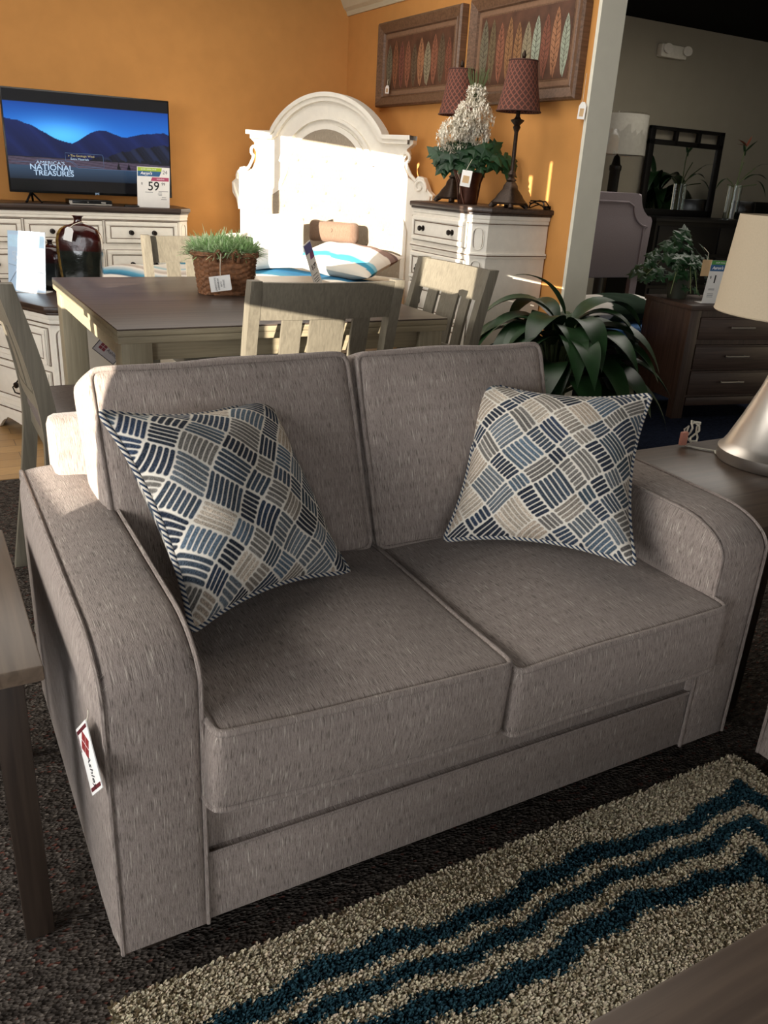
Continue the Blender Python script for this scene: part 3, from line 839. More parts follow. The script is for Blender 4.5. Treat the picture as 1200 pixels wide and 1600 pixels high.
# ------------------------------------------------------------------ television on the dresser
tv = thing('television', 'flat-screen television showing a mountain lake picture on the white dresser', 'television', (.28, 5.40, 1.084))
b = NB(); box(b, -.558, .558, 0, .03, .066, .716, .004); box(b, -.35, .35, .03, .07, .10, .5, .01); obj('body', b, BLACKPL, tv)
for sx in (-1, 1):
    b = NB(); tube(b, [(sx*.42, .015, .07), (sx*.47, -.09, .006)], .008, 6); tube(b, [(sx*.42, .015, .07), (sx*.40, .13, .006)], .008, 6)
    tube(b, [(sx*.42, .015, .07), (sx*.37, -.09, .006)], .006, 6); obj('foot', b, BLACKPL, tv)
def screen():
    nx, ny = 260, 150
    X0, X1, Z0, Z1 = -.548, .548, .082, .706
    u = np.linspace(0, 1, nx); v = np.linspace(0, 1, ny); U, V_ = np.meshgrid(u, v, indexing='ij')
    rs = np.random.RandomState(3)
    def fn(x, seed, oct=5):
        o = 0
        for k in range(oct):
            o = o+np.sin(x*(2.3*2**k)+seed*(k+1.7))*.5**k
        return o
    c = lambda h: np.array(col(h)[:3])
    # picture area between letterbox bars: v .13 .. .885
    pv = (V_-.115)/(.885-.115)
    img = np.zeros((nx, ny, 3))
    sky = c('0f4fb0')*(1-pv[..., None])*0+c('1d74d8')*np.clip((1.05-pv)*2, 0, 1)[..., None]+c('0a3f9a')*np.clip((pv-.55)*2, 0, 1)[..., None]*.8
    glow = np.exp(-((U-.32)**2/.05+(pv-.60)**2/.03))[..., None]*c('58b4ec')*.8
    sky = sky+glow
    ridge = np.interp(U, [0, .08, .15, .22, .30, .385, .43, .50, .56, .60, .66, .70, .76, .84, .92, .97, 1], [.78, .76, .71, .62, .545, .505, .56, .65, .70, .70, .66, .63, .65, .685, .72, .73, .70])+.006*fn(U*9, 2)
    mt = c('0c1c52')*(.45+.9*np.clip(pv-.3, 0, 1))[..., None]+c('1b2a66')*(.25*np.clip(fn(U*14+pv*6, 4)*.4+.3, 0, 1))[..., None]
    img = np.where((pv < ridge)[..., None], mt, sky)
    hill = np.interp(U, [0, .45, .6, .8, 1], [.30, .30, .36, .50, .56])+.01*fn(U*20, 5)
    hl = c('1c2440')*(.7+.5*np.clip(fn(U*25+pv*9, 3), -1, 1))[..., None]
    img = np.where(((pv < hill) & (U > .5))[..., None], hl*.8, img)
    tree = .30+.02*fn(U*60, 8)*np.clip(U*1.5-.4, 0, 1)+.05*np.clip(U-.5, 0, 1)
    img = np.where((pv < tree)[..., None], c('11151f')*(.8+.0*pv[..., None]), img)
    shore = (pv < .295-.02*U) & (pv > .19-.02*U)
    img = np.where(shore[..., None], c('5b4f62')*(.6+.25*np.clip(fn(U*18+pv*70, 6)*.6, -1, 1))[..., None], img)
    lake = pv < .19-.02*U
    img = np.where(lake[..., None], c('33475f')*(.25+.75*np.clip(pv/.19, 0, 1))[..., None], img)
    for tx, th in ((.665, .10), (.73, .085)):
        cone = (np.abs(U-tx) < .012*(1-(pv-.19)/th)) & (pv > .19) & (pv < .19+th)
        img = np.where(cone[..., None], c('0a0d12'), img)
    img = np.where(((pv < 0) | (pv > 1))[..., None], c('050506'), img)
    X = X0+(X1-X0)*U; Z = Z0+(Z1-Z0)*V_
    P = np.stack([X, np.full_like(X, -.0015), Z], -1).reshape(-1, 3)
    i = np.arange(nx*ny).reshape(nx, ny)
    F = np.stack([i[:-1, :-1], i[1:, :-1], i[1:, 1:], i[:-1, 1:]], -1).reshape(-1, 4)
    me = mesh_from(P, F, np.clip(img, 0, 1).reshape(-1, 3), 'screen')
    m = vcol('screen_picture', .15, emit=.95, spec=.5)
    return obj('screen', me, m, tv, smooth=0)
scr = screen()
PALE = emis('title_glow', 'b9d4ef', .8); LINEG = emis('menu_line', '5f7ea6', .6)
text_obj('lettering', "AMERICA'S", .030, PALE, scr, (-.28, -.003, .262), sx=1.3)
text_obj('lettering', "NATIONAL", .050, PALE, scr, (-.275, -.003, .232), bold=.0006, sx=1.12)
text_obj('lettering', "TREASURES", .046, PALE, scr, (-.262, -.003, .195), bold=.0006, sx=1.12)
text_obj('lettering', "\u00bb The Geologic Wind", .020, emis('menu_yellow', 'c9b878', .7), scr, (-.16, -.003, .317), align='LEFT')
text_obj('lettering', "Extra Materials", .020, PALE, scr, (-.145, -.003, .296), align='LEFT')
text_obj('lettering', "JVC", .018, PALE, tv, (.02, -.003, .074), ext=.0003)
b = NB()
tube(b, [(-.178, -.003, .333), (.07, -.003, .333), (.075, -.003, .325), (.078, -.003, .248), (-.10, -.003, .25), (-.13, -.003, .277), (-.172, -.003, .277), (-.178, -.003, .285)], .0013, 4, closed=True)
tube(b, [(-.53, -.003, .262), (-.39, -.003, .262), (-.36, -.003, .282), (-.19, -.003, .282), (-.15, -.003, .282), (-.10, -.003, .238), (.53, -.003, .238)], .0012, 4)
obj('menu_outline', b, LINEG, scr, smooth=0)
bx_ = thing('media_box', 'small black cable box below the television', 'box', (.225, 5.26, 1.084))
b = NB(); box(b, -.145, .145, 0, .16, .004, .036, .004); obj('body', b, BLACKPL, bx_)
b = NB(); box(b, -.142, .142, -.002, .001, .005, .012); box(b, -.145, -.125, -.002, .001, .012, .03); obj('trim_strip', b, STEEL, bx_)
b = NB(); box(b, .07, .10, -.003, .001, .016, .026); obj('button', b, STEEL, bx_)
text_obj('lettering', 'hd', .012, STEEL, bx_, (-.02, -.0015, .022))
rm = obj('remote_control', None or NB(), DARKPL) if False else None
b = NB(); box(b, -.05, .05, -.02, .02, 0, .012, .003); o = obj('remote_control', b, DARKPL, None, (.50, 5.24, 1.0845)); tag(o, 'dark remote control lying beside the price sign on the dresser', 'remote')

def price_sign(label, loc, rz, w, h, lean, header='full', name='price_sign'):
    t = thing(name, label, 'sign', loc, rz)
    p = bpy.data.objects.new('tilt', None)
    b = NB(); box(b, -w/2, w/2, -.001, .001, 0, h); card = obj('card', b, CARD, t, rot=(-lean, 0, 0))
    b = NB(); box(b, -w/2-.003, w/2+.003, .0012, .004, -.0, h+.003); box(b, -w/2, w/2, .0, .09, 0, .003)
    obj('holder', b, CLEARGLASS, t, rot=(-lean, 0, 0)) if False else None
    b = NB(); box(b, -w/2, w/2, .0, .07, 0.0, .002); obj('holder_foot', b, CARD, t)
    return t, card
def band(card, pts, y, mat, name='printed_band'):
    b = NB(); prism(b, pts, y-.0004, y, 'y'); return obj(name, b, mat, card, smooth=0)
s, cd_ = price_sign('white price sign reading 59.99 leaning against the television', (.655, 5.235, 1.0845), R(2), .232, .275, R(-8))
w, h = .232, .275
band(cd_, [(-w/2+.004, h-.004), (w*.26, h-.004), (w*.24, h-.028), (-w/2+.004, h-.028)], -.001, GREENINK)
band(cd_, [(-w/2+.004, h-.028), (w*.24, h-.028), (w*.18, h-.062), (-w/2+.004, h-.062)], -.001, BLUEINK)
band(cd_, [(-.01, h-.067), (w/2-.006, h-.067), (w/2-.006, h-.092), (-.02, h-.092)], -.001, ROSEINK)
text_obj('lettering', "Aaron's", .026, WHITEINK, cd_, (-.052, -.0014, h-.042), bold=.0006, shear=.25)
text_obj('lettering', "own it", .009, WHITEINK, cd_, (-.052, -.0014, h-.055))
text_obj('lettering', "SHOP, OWN, SAVE", .013, WHITEINK, cd_, (-.035, -.0014, h-.016))
text_obj('lettering', "24", .036, GREYINK, cd_, (.082, -.0014, h-.033))
text_obj('lettering', "MONTHS", .013, WHITEINK, cd_, (.05, -.0014, h-.080))
text_obj('lettering', "$", .020, BLACKINK, cd_, (-.083, -.0014, h-.112))
text_obj('lettering', "59", .085, BLACKINK, cd_, (.0, -.0014, h-.130), bold=.0005)
text_obj('lettering', "99", .028, BLACKINK, cd_, (.070, -.0014, h-.112))
b = NB()
for x0, x1, z in ((.035, .105, .112), (.035, .06, .104), (.03, .06, .095), (.035, .06, .086), (.06, .09, .071), (.055, .095, .058), (-.06, -.005, .105)):
    box(b, x0, x1, -.0014, -.001, z, z+.003)
obj('fine_print', b, GREYINK, cd_, smooth=0)

# ------------------------------------------------------------------ nightstand top: vases and acrylic sign
NT = .7265
def vase(label, loc, H, Wd, Dp, rz):
    t = thing('vase', label, 'vase', loc, rz, None)
    b = NB()
    prof = [(0, 0), (.70, 0), (.80, .02), (.88, .12), (.96, .35), (1.0, .55), (1.0, .68), (.94, .76), (.80, .825), (.58, .865), (.36, .885), (.22, .90), (.17, .93), (.165, .955), (.20, .985), (.26, .995), (.24, 1.0), (.12, .985), (.10, .95), (0, .95)]
    seg = 40; rings = []
    for r, z in prof:
        ring = []
        for k in range(seg):
            a = 2*PI*k/seg; ex = .62 if r > .3 else 1.0
            ring.append(b.verts.new((Wd/2*r*spow(math.cos(a), ex), Dp/2*r*spow(math.sin(a), ex), z*H)))
        rings.append(ring)
    for ri, (a, c) in enumerate(zip(rings, rings[1:])):
        for k in range(seg):
            k2 = (k+1) % seg; f = b.faces.new((a[k], a[k2], c[k2], c[k]))
            zc = (prof[ri][1]+prof[ri+1][1])/2; xm = math.cos(2*PI*(k+.5)/seg)
            f.material_index = 2 if (xm < -.72 and .1 < zc < .87) else (0 if zc > .52 else 1)
    bmesh.ops.subdivide_edges(b, edges=b.edges, cuts=1, use_grid_fill=True)
    for v in b.verts:
        rr = .0022*math.sin(v.co.z*150+v.co.x*60*(1 if v.co.x > 0 else -1)); v.co.y *= 1+rr*12*(.2 if v.co.z > .88*H else 1)
    obj('body', b, [GLAZER, GLAZEG, GLAZEM], t, smooth=60)
    return t
v1 = vase('tall flat red and green glazed vase with a paper tag on the nightstand', (-.15, 3.64, NT), .385, .235, .12, R(-22))
tg = thing('price_tag', 'paper tag hanging from the neck of the taller vase', 'tag', (-.18, 3.575, NT+.30), R(-22))
b = NB(); prism(b, [(-.024, 0), (.018, 0), (.018, .055), (.008, .068), (-.014, .068), (-.024, .055)], 0, .0015, 'y'); o = obj('card', b, CARD, tg, loc=(-.03, -.035, -.035), rot=(0, R(14), 0))
b = NB(); tube(b, [(-.02, -.035, .028), (.0, -.02, .045), (.03, .0, .058), (.055, .04, .056)], .002, 5); obj('string', b, STRING, tg)
vase('shorter red and green vase partly hidden by the glossy sign on the nightstand', (-.285, 3.735, NT), .255, .15, .11, R(-30))
s = thing('acrylic_sign', 'glossy sign, its reflection painted pale blue, in a clear holder on the nightstand', 'sign', (-.435, 3.615, NT), R(-34))
def gl_mat():
    m, nt, bb = newmat('sign_face_reflection'); bb.inputs['Base Color'].default_value = col('b4cde6'); bb.inputs['Roughness'].default_value = .08  # pale blue base colour stands in for the outside reflected on the sign
    bb.inputs['Coat Weight'].default_value = .8; return m
b = NB(); box(b, -.10, .10, 0, .003, 0, .305); cdp = obj('panel', b, gl_mat(), s, rot=(R(-10), 0, R(0)))
b = NB(); box(b, -.10, .10, 0, .08, 0, .003); obj('holder_foot', b, CARD, s)
text_obj('lettering', '$219', .07, plain('faint_blue_ink', 'b4c6da', .4), cdp, (-.01, -.0006, .18))
b = NB(); tube(b, [(.02, -.001, .30), (.0, -.001, .20), (-.035, -.001, .14), (-.09, -.001, .05)], .0022, 4); tube(b, [(-.095, -.001, .14), (.09, -.001, .10)], .0018, 4)
obj('printed_line', b, plain('slate_line', '8795aa', .4), cdp)
band(cdp, [(-.095, .285), (.095, .285), (.095, .225), (-.095, .225)], 0.0, plain('sky_band', 'a9cde6', .25))

# ------------------------------------------------------------------ bed in the corner
BO = Vector((1.862, 4.893, .004)); BA = R(-57)
bed = thing('bed', 'white arched bed with upholstered headboard across the orange corner', 'bed', BO, BA)
def arc(cx, cz, r, a0, a1, n=24): return [(cx+r*math.cos(a0+(a1-a0)*k/n), cz+r*math.sin(a0+(a1-a0)*k/n)) for k in range(n+1)]
def mirror(h): return h+[(-x, z) for x, z in h[::-1]]
Rr, Zc = .545, 1.345
half = [(-.80, .0), (-.80, 1.10), (-.875, 1.20), (-.880, 1.275), (-.845, 1.30), (-.80, 1.385), (-.755, 1.395), (-.725, 1.36), (-.68, 1.38), (-.645, 1.44), (-.64, 1.50), (-.665, 1.535), (-.655, 1.565), (-.70, 1.60), (-.70, 1.625), (-.475, 1.625)]
archp = arc(0, Zc, Rr, R(149), R(31), 32)
outer = half+archp[1:-1]+[(-x, z) for x, z in half[::-1]]
b = NB(); prism(b, outer, .0, .06, 'y')
hbo = obj('headboard', b, WHITEP, bed, smooth=20)
# raised arch mouldings
def sweep_band(b, path, w, y0, y1):
    n = len(path)
    for i in range(n-1):
        (x0, z0), (x1, z1) = path[i], path[i+1]
        c0 = Vector((0, 0)); 
        def nrm(k):
            a = path[max(k-1, 0)]; c = path[min(k+1, n-1)]; t = Vector((c[0]-a[0], c[1]-a[1])).normalized(); return Vector((-t.y, t.x))
        n0, n1 = nrm(i), nrm(i+1)
        q = [(x0-n0.x*w, z0-n0.y*w), (x1-n1.x*w, z1-n1.y*w), (x1, z1), (x0, z0)]
        A = [b.verts.new((p[0], y0, p[1])) for p in q]; B = [b.verts.new((p[0], y1, p[1])) for p in q]
        for f in ((A[0], A[1], A[2], A[3]), (B[3], B[2], B[1], B[0]), (A[0], B[0], B[1], A[1]), (A[3], A[2], B[2], B[3])): b.faces.new(f)
    bmesh.ops.remove_doubles(b, verts=b.verts, dist=1e-5)
b = NB()
top_path = [(-.70, 1.625), (-.475, 1.625)]+archp[1:-1]+[(.475, 1.625), (.70, 1.625)]
sweep_band(b, top_path, -.028, -.055, .062)
b2 = NB(); sweep_band(b2, [(-.675, 1.597), (-.475, 1.597)]+arc(0, Zc, Rr-.03, R(152), R(28), 32)[1:-1]+[(.475, 1.597), (.675, 1.597)], -.03, -.035, .0)
obj('cornice', b, WHITEP, hbo, smooth=30); obj('moulding', b2, WHITEP, hbo, smooth=30)
inn = [(-.70, .55), (-.70, 1.02), (-.66, 1.12), (-.55, 1.20), (-.43, 1.27)]+arc(0, 1.335, .375, R(172), R(8), 30)+[(.43, 1.27), (.55, 1.20), (.66, 1.12), (.70, 1.02), (.70, .55)]
b = NB(); sweep_band(b, inn, .035, -.022, .0)
obj('moulding', b, WHITEP, hbo, smooth=30)
b = NB(); sweep_band(b, [(x*1.0, z) for x, z in arc(0, 1.335, .425, R(165), R(15), 30)], .02, -.03, 0)
obj('moulding', b, WHITEP, hbo, smooth=30)
# upholstered panel with tufts
b = NB()
nx, nz = 64, 60
tufts = [(x, z) for z in (.80, 1.02, 1.24, 1.46) for x in (-.5, -.25, 0, .25, .5)] + [(x, z) for z in (.91, 1.13, 1.35) for x in (-.375, -.125, .125, .375)]
innp = inn
def inside(x, z):
    if z < 1.27:
        lim = float(np.interp(z, [.55, 1.02, 1.12, 1.20, 1.27], [.70, .70, .66, .55, .43]))
    else: lim = math.sqrt(max(0, .375**2-(z-1.335)**2)) if z > 1.335 else .40
    return lim
g = {}
for j in range(nz+1):
    z = .55+(1.705-.55)*j/nz; lim = max(.004, inside(0, z))
    for i in range(nx+1):
        x = -lim+2*lim*i/nx
        d = 0
        for tx, tz in tufts:
            q = (x-tx)**2+(z-tz)**2; d += .014*math.exp(-q/.0016)
        edge = min(1, (lim-abs(x))/.06) if lim > .01 else 0
        g[i, j] = b.verts.new((x, -.004-.016*max(0, edge)**.5+d, z))
for i in range(nx):
    for j in range(nz): b.faces.new((g[i, j], g[i+1, j], g[i+1, j+1], g[i, j+1]))
up_ = obj('upholstered_panel', b, LINEN, hbo, uv=True, smooth=180); up_['label'] = 'beige tufted linen panel'
b = NB()
for tx, tz in tufts:
    if abs(tx) < inside(0, tz)-.03: lathe(b, [(0, .006), (.006, .004), (.009, 0)], (tx, tz, 0), 10)
bmesh.ops.transform(b, matrix=Matrix.Rotation(PI/2, 4, 'X'), verts=b.verts); bmesh.ops.translate(b, vec=(0, -.012, 0), verts=b.verts)
obj('button', b, LINEN, hbo, uv=True)
# scroll carvings on the shoulders
for sx in (-1, 1):
    b = NB()
    sp = [(-.775+(.004+.0036*k)*math.cos(k*.55+2.2), 1.325+(.004+.0036*k)*math.sin(k*.55+2.2)) for k in range(15)]
    tube(b, [(sx*-x, -.006, z) for x, z in sp], .011, 8)
    sp2 = [(-.655+.03*math.cos(k*.5), 1.515+.03*math.sin(k*.5)-k*.001) for k in range(10)]+[(-.67, 1.45), (-.70, 1.40), (-.745, 1.36)]
    tube(b, [(sx*-x, -.006, z) for x, z in sp2], .012, 8)
    tube(b, [(sx*-x, -.006, z) for x, z in [(-.86, 1.27), (-.845, 1.22), (-.82, 1.16), (-.80, 1.08)]], .012, 8)
    obj('scroll', b, WHITEP, hbo, smooth=60)
for sx in (-1, 1):
    b = NB(); box(b, sx*.765-.022, sx*.765+.022, -2.05, .0, .22, .40, .006); obj('side_rail', b, WHITEP, bed)
b = NB(); box(b, -.80, .80, -2.10, -2.05, .14, .46, .008); obj('footboard', b, WHITEP, bed)
for sx in (-1, 1):
    b = NB(); box(b, sx*.77-.035, sx*.77+.035, -2.11, -2.04, 0, .48, .006); obj('leg', b, WHITEP, bed)
m = obj('mattress', cushion((.745, 1.0, .20), .05, (.0, .0, .01), 16, 0), WHITEFAB, bed, (0, -1.045, .50), smooth=180)
# bedding
def comforter():
    nx, ny = 90, 130; rs = np.random.RandomState(2)
    xs = np.linspace(-1, 1, nx); ys = np.linspace(-.52, -2.06, ny); U, Y = np.meshgrid(xs, ys, indexing='ij')
    W = .80; s = U*1.13
    x = np.clip(s, -W, W)*1.0; over = np.maximum(np.abs(s)-W, 0)
    z = .725+.012*np.sin(Y*9+U*2)*np.cos(U*5)+.008*np.sin(U*13+Y*7)
    r = .05; z = z-over*.9-.03*np.clip((np.abs(s)-W+.06)/.06, 0, 1)**2
    x = x+np.sign(s)*(over*.12+.010*np.sin(Y*16)*np.clip(over*8, 0, 1))
    P = np.stack([x, Y, z], -1).reshape(-1, 3)
    seq = [(-.52, '2b6f93'), (-.70, '1f5f86'), (-.86, '3d86a4'), (-.90, 'e6e2da'), (-1.05, 'dcd6cc'), (-1.15, '8fb7c2'), (-1.22, 'e6e2da'), (-1.40, 'b7a99c'), (-1.46, 'e8e4dc'), (-1.62, '4c96b4'), (-1.74, '1e5e80'), (-1.80, 'e6e2da'), (-2.1, 'd5cdc2')]
    C_ = np.zeros((nx, ny, 3)); yy = Y+.02*np.sin(U*7)+.006*rs.randn(nx, ny)
    for k in range(3): C_[..., k] = np.interp(-yy, [-a for a, _ in seq], [col(h_)[k] for _, h_ in seq])
    i = np.arange(nx*ny).reshape(nx, ny); F = np.stack([i[:-1, :-1], i[:-1, 1:], i[1:, 1:], i[1:, :-1]], -1).reshape(-1, 4)
    o = obj('comforter', mesh_from(P, F, C_.reshape(-1, 3), 'comforter'), BEDM, None, BO, (0, 0, BA), smooth=0)
    sm = o.modifiers.new('thick', 'SOLIDIFY'); sm.thickness = .02; sm.offset = -1
    tag(o, 'blue, white and taupe striped comforter spread over the bed', 'comforter')
comforter()
def bed_pillow(name, label, w, h, T, seq, lx, ly, lz, rot, flange=True, cat='pillow'):
    n = 50; t_ = np.linspace(-1, 1, n); U, V_ = np.meshgrid(t_, t_, indexing='ij')
    P = []; F = []; Cc = []
    for sg in (1, -1):
        k = np.clip((1-np.abs(U)**2.4)*(1-np.abs(V_)**2.4), 0, 1)**.6
        X = U*w/2*(1-.06*(1-V_**2)*U**2); Y = V_*h/2*(1-.06*(1-U**2)*V_**2)
        Z = sg*(T*k+.004*np.sin(U*11+V_*5)*k)
        C_ = np.zeros((n, n, 3)); vv = (U if w > h*1.0 and seq[0] == 'x' else V_)
        for q in range(3): C_[..., q] = np.interp(vv+.015*np.sin(V_*9+U*7), [a for a, _ in seq[1]], [col(c_)[q] for _, c_ in seq[1]])
        i = np.arange(n*n).reshape(n, n)+len(P)*n*n
        f = np.stack([i[:-1, :-1], i[1:, :-1], i[1:, 1:], i[:-1, 1:]], -1).reshape(-1, 4)
        F.append(f if sg > 0 else f[:, ::-1]); P.append(np.stack([X, Y, Z], -1).reshape(-1, 3)); Cc.append(C_.reshape(-1, 3))
    me = mesh_from(np.concatenate(P), np.concatenate(F), np.concatenate(Cc), name)
    o = obj(name, me, BEDM, None, smooth=0)
    M = Matrix.Translation(BO) @ Matrix.Rotation(BA, 4, 'Z') @ Matrix.Translation((lx, ly, lz))
    from mathutils import Euler
    o.matrix_world = M @ Euler(rot, 'XYZ').to_matrix().to_4x4()
    tag(o, label, cat); return o
def hard(seq):
    out = []
    for (a, c), (b_, d) in zip(seq, seq[1:]):
        out += [(a+.001, c), (b_-.001, c)]
    return out
stripe = ('y', hard([(-1, 'd9d0c2'), (-.72, '3f8fae'), (-.50, '86bccb'), (-.38, 'e3ddd2'), (.15, 'ded6ca'), (.35, '8a726a'), (.62, '6f5a56'), (.75, 'ded6ca'), (1, 'ded6ca')]))
bed_pillow('bed_pillow', 'white pillow with blue and brown stripes lying at the right of the bed', .68, .46, .095, stripe, .46, -.46, .825, (R(14), R(3), R(-4)))
bed_pillow('bed_pillow', 'white pillow lying at the left of the bed by the far headboard post', .68, .46, .095, ('y', hard([(-1, 'e6e0d6'), (.3, 'e6e0d6'), (.45, 'b9aca2'), (.6, 'e6e0d6'), (1, 'e6e0d6')])), -.40, -.45, .825, (R(14), 0, R(5)))
bed_pillow('accent_pillow', 'small white pillow with black dashes and grey folds, standing mid-bed', .42, .42, .08, ('x', [(-1, 'e9e6df'), (.6, 'e9e6df'), (.7, 'a99a8f'), (.8, 'e9e6df'), (1, 'e9e6df')]), -.02, -.62, .92, (R(62), R(-6), R(25)))
# buttoned linen bolster
bo = thing('bolster_pillow', 'brown linen bolster with one button against the headboard', 'pillow', BO+Matrix.Rotation(BA, 3, 'Z') @ Vector((.20, -.20, .985)), BA)
obj('cover', cushion((.20, .055, .085), .05, (-.0, .02, -.022), 22, .004, 3), BROWNLINEN, bo, smooth=180, uv=True)
b = NB(); lathe(b, [(.014, 0), (.012, .006), (0, .008)], seg=14); obj('button', b, BROWNLINEN, bo, (0.02, -.074, .015), (PI/2, 0, 0), uv=True)

# ------------------------------------------------------------------ leaves helper
def leaf(b, base, dirv, length, width, droop, seg=8, mi=0, curl=.25, side=None):
    """arched lanceolate leaf; base point, horizontal-ish direction, droop"""
    d = Vector(dirv).normalized(); p = Vector(base); rows = []
    for i in range(seg+1):
        s = i/seg
        w = width*math.sin(PI*min(1, .06+.94*s**.85))*(1-.25*s)
        if i == seg: w = .0006
        sd = d.cross(Vector((0, 0, 1)))
        if sd.length < 1e-4: sd = Vector((1, 0, 0))
        sd.normalize()
        if side is not None: sd = (sd+Vector(side)*.3).normalized()
        nrm = sd.cross(d).normalized()
        rows.append([b.verts.new(p-sd*w+nrm*w*curl), b.verts.new(p), b.verts.new(p+sd*w+nrm*w*curl)])
        d = (d+Vector((0, 0, -droop/seg))).normalized(); p = p+d*(length/seg)
    for a, c in zip(rows, rows[1:]):
        for k in (0, 1):
            f = b.faces.new((a[k], a[k+1], c[k+1], c[k])); f.material_index = mi
    return p

# ------------------------------------------------------------------ basket with grass on the table
t = thing('basket_plant', 'square wicker basket of fluffy green grass on the dining table', 'plant', (.195, 2.31, .9005), R(-14))
b = NB()
def sq(r, k, n=32):
    a = 2*PI*k/n; return (r*spow(math.cos(a), .45), r*spow(math.sin(a), .45))
rings = []
NR, NS = 30, 120
for j in range(NR+1):
    z = .165*j/NR; r = .108+.022*j/NR
    ring = []
    for k in range(NS):
        wv = .0035*math.sin(j*PI*.5+.3)*(1 if (k//5) % 2 == 0 else -1)+.0025*math.cos(k*PI*2/5)*(.5 if j % 2 else -.5)
        x, y = sq(r+wv, k, NS); ring.append(b.verts.new((x, y, z)))
    rings.append(ring)
for a, c in zip(rings, rings[1:]):
    for k in range(NS): b.faces.new((a[k], a[(k+1) % NS], c[(k+1) % NS], c[k]))
b.faces.new(rings[0][::-1])
ring = [b.verts.new((*sq(.10, k, NS), .14)) for k in range(NS)]; b.faces.new(ring)
for dz, rr in ((.165, .131), (.158, .134)):
    tube(b, [(*sq(rr+.002*math.sin(k), k, 64), dz+.002*math.cos(k*1.7)) for k in range(64)], .006, 6, closed=True)
bk = obj('basket', b, WICKER, t, smooth=60)
b = NB()
for sx in (-1,):
    for q in (-.035, .035):
        tube(b, [(q-.010, sx*.134, .135), (q-.012, sx*.145, .165), (q, sx*.146, .182), (q+.012, sx*.145, .165), (q+.010, sx*.134, .135)], .007, 7)
obj('handle', b, WICKER, t)
b = NB(); rs = random.Random(4)
for _ in range(1500):
    a = rs.uniform(0, 2*PI); rad = .125*math.sqrt(rs.random())
    x, y = rad*math.cos(a)*1.05, rad*math.sin(a)*1.05
    h = .10*(1-.5*(rad/.13)**2)+rs.uniform(-.01, .025)
    dx, dy = x*2.6+rs.uniform(-.35, .35), y*2.6+rs.uniform(-.35, .35)
    leaf(b, (x*1.0, y*1.0, .135+h*.5*rs.random()), (dx*1.3, dy*1.3, .75+rs.uniform(-.4, .4)), rs.uniform(.05, .085), rs.uniform(.0028, .0042), rs.uniform(.4, 1.4), 4, rs.randint(0, 1), .5)
obj('grass', b, [GRASSM, plain('pale_succulent_blade', 'c0d3a8', .6, var=.25, scale=60)], t, smooth=60)
tg = thing('price_tag', 'white printed tag hanging on the wicker basket', 'tag', (.13, 2.172, .955), R(-14))
b = NB(); prism(b, [(-.042, -.030), (.038, -.030), (.042, -.026), (.042, .030), (-.042, .030)], 0, .0015, 'y'); cdt = obj('card', b, CARD, tg, loc=(0, -.012, 0), rot=(R(-4), R(-8), 0))
for q, (s_, z_) in enumerate((('SUCCULENT', .016), ('IN BASKET', .012), ('12.99', .014), ('20160-0', .016))):
    text_obj('lettering', s_, .0095, BLACKINK, cdt, (-.020+q*.011, -.0006, -.002), (PI/2, R(90), 0), ext=.0003)
b = NB(); tube(b, [(0, -.011, .028), (.0, -.012, .07), (.004, -.01, .115)], .0015, 5); obj('string', b, STRING, tg)

# brochure stand on the table
s = thing('brochure_sign', 'narrow tilted price card standing on the dining table before the bed', 'sign', (.70, 2.46, .9005), R(50))
b = NB(); box(b, -.055, .055, -.0012, .0012, 0, .20); cdb = obj('card', b, CARD, s, rot=(R(-16), R(-10), 0))
b = NB(); box(b, -.05, .05, 0, .09, 0, .003); obj('holder_foot', b, CARD, s)
band(cdb, [(-.052, .195), (.052, .195), (.052, .155), (-.052, .155)], -.0012, plain('indigo_ink', '4a4a86', .6)); band(cdb, [(-.0, .155), (.052, .155), (.052, .125), (-.01, .125)], -.0012, plain('plum_ink', '7a2f6a', .6))
text_obj('lettering', "$ 29", .03, BLACKINK, cdb, (0, -.0016, .09)); text_obj('lettering', "99", .014, BLACKINK, cdb, (.032, -.0016, .098))
b = NB()
for z in (.02, .03, .04, .055): box(b, -.04, .03, -.0016, -.0012, z, z+.004)
obj('fine_print', b, GREYINK, cdb, smooth=0)

# hang tags of the furniture
def logo(card, c, s, y, rot45):
    b = NB()
    for i in (0, 1):
        for j in (0, 1):
            x0, z0 = -s+i*s*1.06, -s+j*s*1.06
            q = [(x0, z0), (x0+s*.9, z0), (x0+s*.9, z0+s*.9), (x0, z0+s*.9)]
            if rot45: q = [((x-z)*.7071*.62, (x+z)*.7071*1.25) for x, z in q]
            prism(b, [(c[0]+x, c[1]+z) for x, z in q], y-.0005, y, 'y')
    return obj('logo', b, REDINK, card, smooth=0)
tg = thing('hang_tag', 'white card with red diamond logo on the outer side of the left loveseat arm', 'tag', (-.818, .015, .4895))
_X = Vector((.05, -.72, -.695)).normalized(); _Z = Vector((.15, -.69, .72)); _Z = (_Z-_X*_Z.dot(_X)).normalized(); _Y = _Z.cross(_X)
tg.matrix_world = Matrix(((_X.x, _Y.x, _Z.x, -.818), (_X.y, _Y.y, _Z.y, .015), (_X.z, _Y.z, _Z.z, .4895), (0, 0, 0, 1))) @ Matrix.Scale(.80, 4)
b = NB(); box(b, -.07, .07, -.001, .001, -.043, .043); cdh = obj('card', b, CARD, tg)
for x0, x1, z0, z1 in ((-.064, -.056, -.038, .038), (.056, .064, -.038, .038), (-.064, -.02, -.040, -.036)):
    b = NB(); box(b, x0, x1, -.0014, -.001, z0, z1); obj('border', b, MAROON, cdh, smooth=0)
b = NB()
